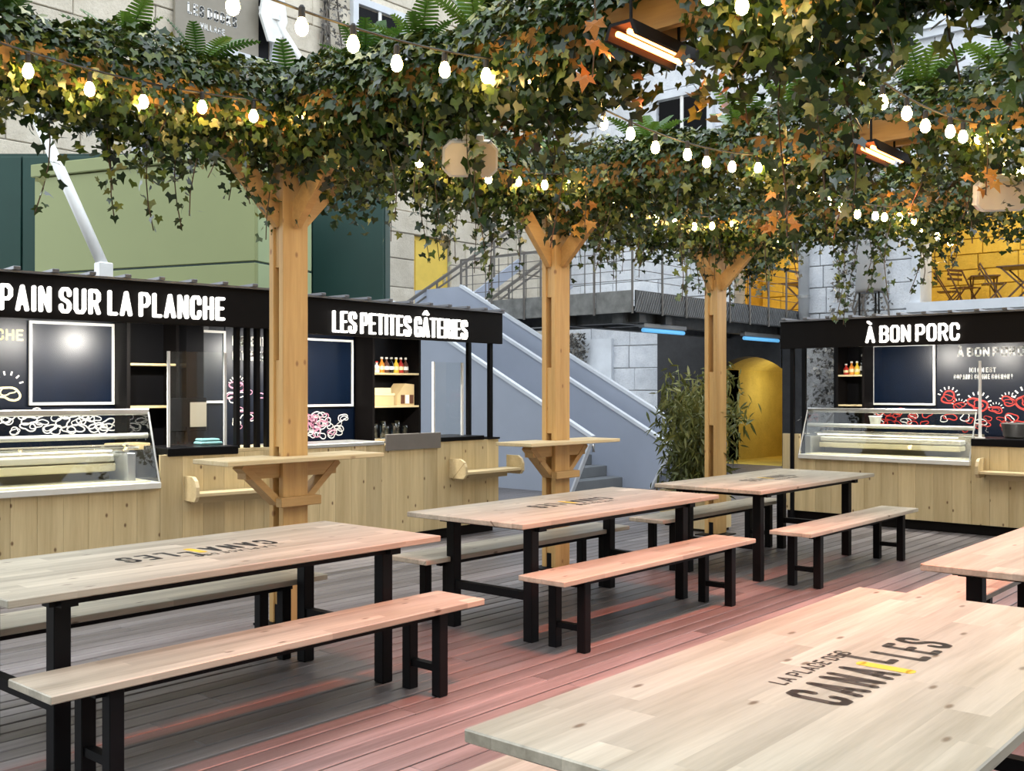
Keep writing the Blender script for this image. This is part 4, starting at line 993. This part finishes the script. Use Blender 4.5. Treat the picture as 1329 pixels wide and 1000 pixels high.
def garland(label, a, b, per_m, strand_step, big, n_obj, hang=(.25, .75), body=(.27, .27)):
    """ivy along the beam from a to b (plan points); leaves of the longest hanging strands are parts"""
    a = Vector((*a, 0)); b = Vector((*b, 0)); d = (b - a); L = d.length; d.normalize(); sd = Vector((-d.y, d.x, 0))
    t = thing('ivy_garland', label, 'ivy', (a.x, a.y, 3.30))
    n = int(L * per_m * 2.4)
    s = rng.random(n) * L
    th = rng.random(n) * 2 * PI; rr = np.sqrt(rng.random(n)) * 1.0; rr = .45 + .55 * rr
    lump = 1 + .20 * np.sin(s * 3.1 + 1.0) * np.sin(s * 1.3) + .12 * np.sin(s * 7.7)
    cx = rr * np.cos(th) * body[0] * lump; cz = rr * np.sin(th) * body[1] * lump
    low = cz < 0; cz[low] *= 1.0 + 1.1 * rng.random(low.sum()) * (.7 + .6 * np.sin(s[low] * 4.3 + 2) ** 2)
    cz += .02
    pts = np.stack([d.x * s + sd.x * cx, d.y * s + sd.y * cx, cz], 1)
    keep = np.ones(n, bool)
    for hu, hv in HEATERS: keep &= ~((np.abs(pts[:, 0] + a.x - hu) < .36) & (np.abs(pts[:, 1] + a.y - hv) < .17) & (pts[:, 2] < .0))
    pts, cx, cz, s, n = pts[keep], cx[keep], cz[keep], s[keep], int(keep.sum())
    out = np.stack([sd.x * cx, sd.y * cx, cz * .6 + .05], 1); out /= np.linalg.norm(out, axis=1)[:, None] + 1e-6
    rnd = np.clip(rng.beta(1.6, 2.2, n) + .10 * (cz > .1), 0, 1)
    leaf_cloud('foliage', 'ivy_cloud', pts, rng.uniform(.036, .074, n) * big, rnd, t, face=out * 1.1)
    k = 0; stuff_p = []; stems = MB(); ns = int(L / strand_step)
    for i in range(ns):
        s0 = (i + random.random()) * strand_step
        if math.sin(s0 * 2.9 + a.x) + .5 * math.sin(s0 * 6.1 + 2 * a.x) < -.25 and random.random() < .8: continue
        off = random.uniform(-.17, .17)
        hl = random.uniform(*hang) if random.random() < .75 else random.uniform(hang[1], hang[1] * 1.35)
        p = d * s0 + sd * off + Vector((0, 0, -.12))
        if any(abs(p.x + a.x - hu) < .42 and abs(p.y + a.y - hv) < .24 for hu, hv in HEATERS): continue
        dx = random.uniform(-.12, .12); ph = random.uniform(0, 6)
        pts_ = [p + d * (dx * q + .03 * math.sin(5 * q + ph)) + sd * (.03 * math.cos(4 * q + ph)) + Vector((0, 0, -hl * q)) for q in (0, .2, .4, .6, .8, 1.0)]
        stems.tube(pts_, .004, 4, False)
        m = int(hl / .034)
        for j in range(m):
            q = (j + random.random()) / m; kk = min(4, int(q * 5)); f = q * 5 - kk; pp = pts_[kk].lerp(pts_[kk + 1], f) + Vector((random.gauss(0, .035), random.gauss(0, .035), 0))
            size = random.uniform(.055, .10) * big * (1.05 - .35 * q)
            if k < n_obj and random.random() < n_obj / (ns * .9 * (sum(hang) / 2 / .034)): place_leaf(random.choice(LEAVES), 'leaf', t, pp, size, sd * (1 if off > 0 else -1)); k += 1
            else: stuff_p.append((*pp, size))
    tag(stems.build('hanging_stems', 'vine', t), kind='stuff')
    if stuff_p:
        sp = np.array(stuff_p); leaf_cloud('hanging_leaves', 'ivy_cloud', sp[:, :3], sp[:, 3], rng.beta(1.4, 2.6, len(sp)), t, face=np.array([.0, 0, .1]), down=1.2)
    return t
G_row = garland('long ivy garland along the beam over the row of timber posts', (1.2, PV), (11.0, PV), 1150, .11, 1.0, 290)
G_a = garland('ivy garland on the cross beam at the bread stall post', (4.16, 5.3), (4.16, .3), 1050, .10, 1.15, 290, hang=(.2, .72))
G_b = garland('ivy garland on the cross beam at the post before the staircase', (6.97, 5.3), (6.97, .3), 1000, .11, 1.0, 220)
G_c = garland('ivy garland on the cross beam at the bamboo post', (9.69, 5.3), (9.69, .3), 900, .11, 1.0, 150)
# ferns standing on the garlands
FR = MB(); npair = 15
FR.tube([(0, 0, 0), (.0, .5, .0), (0, 1, -.16)], [.012, .008, .003], 4)
for i in range(npair):
    y = .12 + .86 * i / npair; z = -.16 * max(0, (y - .5) / .5) ** 2; w = .20 * math.sin(PI * (.12 + .86 * i / npair)) ** .7 + .015
    for s in (-1, 1): FR.add([(0, y - .022, z), (s * w, y + .03, z - .03), (s * w * .9, y + .06, z - .03), (0, y + .032, z)], [(0, 1, 2, 3)])
FROND = FR.mesh('frond', 'fern_leaf')
def fern(u, v_, z, r, label):
    t = thing('fern', label, 'fern', (u, v_, z), random.uniform(0, 6), 'ferns planted on the garlands')
    n = 10
    for i in range(n):
        o = bpy.data.objects.new('frond', FROND); C.objects.link(o); o.parent = t
        o.rotation_euler = (random.uniform(.55, 1.25), 0, 2 * PI * i / n + random.uniform(-.3, .3)); sc_ = r * random.uniform(.7, 1.1); o.scale = (sc_, sc_, sc_)
def fern_label(q, spots, rest):
    for p, l in spots:
        if abs(p - q) < .01: return l
    return rest
for u in (2.35, 3.05, 3.45, 4.2, 4.75, 6.75, 7.9): fern(u, PV + random.uniform(-.08, .08), 3.46, .38, fern_label(u, [(4.2, 'bright green fern right above the bread stall post'), (6.75, 'bright green fern right above the post before the staircase'), (7.9, 'bright green fern on the row garland between staircase post and bamboo post')], 'bright green fern on the row garland above the bread stall sign'))
for v_ in (4.75, 4.3, 3.85, 3.2): fern(4.16 + random.uniform(-.05, .05), v_, 3.46, .38, fern_label(v_, [(3.85, 'bright green fern right above the white heater panel by the bread stall post')], 'bright green fern on the cross garland at the bread stall post'))
for v_ in (4.6, 3.75, 3.3, 2.9, 2.4, 1.9, 1.4): fern(6.97 + random.uniform(-.05, .05), v_, 3.46, .40, fern_label(v_, [(1.9, 'bright green fern right above the white heater panel of the middle cross beam')], 'bright green fern on the cross garland before the staircase'))
for v_ in (3.6, 2.2): fern(9.69, v_, 3.46, .34, 'bright green fern on the cross garland at the bamboo post')
# autumn sprays
def spray(u, v_, z, n, label):
    t = thing('autumn_spray', label, 'leaves', (u, v_, z), 0, 'orange autumn leaf sprays')
    MB().tube([(0, 0, .3), (.01, 0, .1), (0, .01, -.12)], .004, 4).build('stem', 'vine', t)
    for i in range(n): place_leaf(AUT, 'leaf', t, Vector((random.gauss(0, .05), random.gauss(0, .05), random.uniform(-.15, .12))), random.uniform(.07, .11), (-.6, -.6))
spray(3.75, 2.75, 3.05, 6, 'orange autumn leaves hanging beside the glowing heater at the bread stall post')
spray(6.7, 5.0, 2.95, 7, 'orange autumn leaves hanging at the post before the staircase')
spray(6.75, 3.35, 2.80, 8, 'orange autumn leaves hanging beside the glowing heater of the middle cross beam')
spray(6.75, 1.95, 2.85, 6, 'orange autumn leaves hanging under the middle cross garland'); spray(4.2, 3.6, 3.0, 6, 'orange autumn leaves on the cross garland at the bread stall post')
# festoon lights
BULB = MB().lathe([(.010, .035), (.016, .028), (.026, .005), (.028, -.012), (.022, -.032), (.008, -.042)], 10).mesh('bulb', 'bulb_glow', True)
SOCK = MB().lathe([(.013, .03), (.015, .035), (.014, .075), (.008, .085)], 8).mesh('socket', 'cable')
def festoon(v_, u0, u1, step, z, label):
    t = thing('festoon_lights', label, 'string lights', (u0, v_, z), 0, 'strings of warm bulbs')
    def sag(u):
        for a, b in zip(PU[:-1] + [PU[-1]], PU[1:] + [12.4]):
            if a <= u <= b: q = (u - a) / (b - a); return -.13 * 4 * q * (1 - q)
        return 0
    us = np.arange(u0, u1, .12); MB().tube([(u - u0, 0, sag(u) + .085) for u in us], .006, 5).build('cable', 'cable', t)
    u = u0 + step * .5
    while u < u1:
        bz = sag(u) + random.uniform(-.015, .01)
        b_ = link('bulb', BULB, t, (u - u0, random.uniform(-.03, .03), bz)); link('socket', SOCK, b_); u += step * random.uniform(.9, 1.1)
festoon(PV - .27, 1.5, 11.0, .34, 3.26, 'string of warm bulbs along the row of timber posts')
festoon(3.5, 2.2, 11.0, .31, 3.16, 'string of warm bulbs above the picnic tables')
festoon(2.02, 3.0, 11.0, .30, 3.14, 'string of warm bulbs above the aisle')
# infra-red heaters (glowing) and white heater panels
def heater(u, v_, z, label):
    t = thing('infrared_heater', label, 'heater', (u, v_, z), 0, 'glowing infrared heaters')
    MB().prism([(-.09, 0), (-.06, .07), (.06, .07), (.09, 0), (.07, 0), (.05, .055), (-.05, .055), (-.07, 0)], -.28, .28, 'yz').build('reflector', 'black_steel', t)
    for y in (-.03, .03): MB().tube([(-.26, y, .025), (.26, y, .025)], .013, 8).build('element', 'heater_glow', t)
    for x in (-.2, .2): MB().tube([(x, 0, .07), (x, 0, .22)], .008, 6).build('hanger', 'black_steel', t)
    l = bpy.data.lights.new('heater_light', 'AREA'); l.shape = 'RECTANGLE'; l.size = .5; l.size_y = .06; l.energy = HEATER_W; l.color = (1, .20, .085); l.spread = 1.75
    lo = bpy.data.objects.new('heater_light', l); C.objects.link(lo); lo.parent = t; lo.location = (0, 0, -.005)
heater(4.02, 2.6, 3.07, 'glowing orange infrared heater under the cross beam at the bread stall post')
heater(6.75, 2.6, 3.05, 'glowing orange infrared heater under the cross beam before the staircase')
def panel_heater(u, v_, z, rot, tilt, label):
    t = thing('heater_panel', label, 'heater', (u, v_, z), rot, 'white hanging heater panels')
    r = .04; w, h = .155, .10
    poly = [(-w, -h + r), (-w + r, -h), (w - r, -h), (w, -h + r), (w, h - r), (w - r, h), (-w + r, h), (-w, h - r)]
    body = MB().prism(poly, 0, .10, 'xz').build('housing', 'white_metal', t); body.rotation_euler = (tilt, 0, 0)
    fr = MB().prism([(x * .92, z_ * .88) for x, z_ in poly], -.012, .0, 'xz').build('front', 'cream_panel', body)
    MB().box(-w * .5, w * .5, .02, .08, h, h + .03, .006).build('cable_box', 'white_metal', body)
    MB().tube([(0, .05, .1), (0, .06, .32)], .012, 6).build('hanger', 'black_steel', t)
panel_heater(4.24, 3.97, 2.82, -.75, .35, 'white plastic heater panel hanging from the ivy at the bread stall post')
panel_heater(7.0, 1.93, 2.76, -1.0, .25, 'white plastic heater panel hanging from the ivy of the middle cross beam')
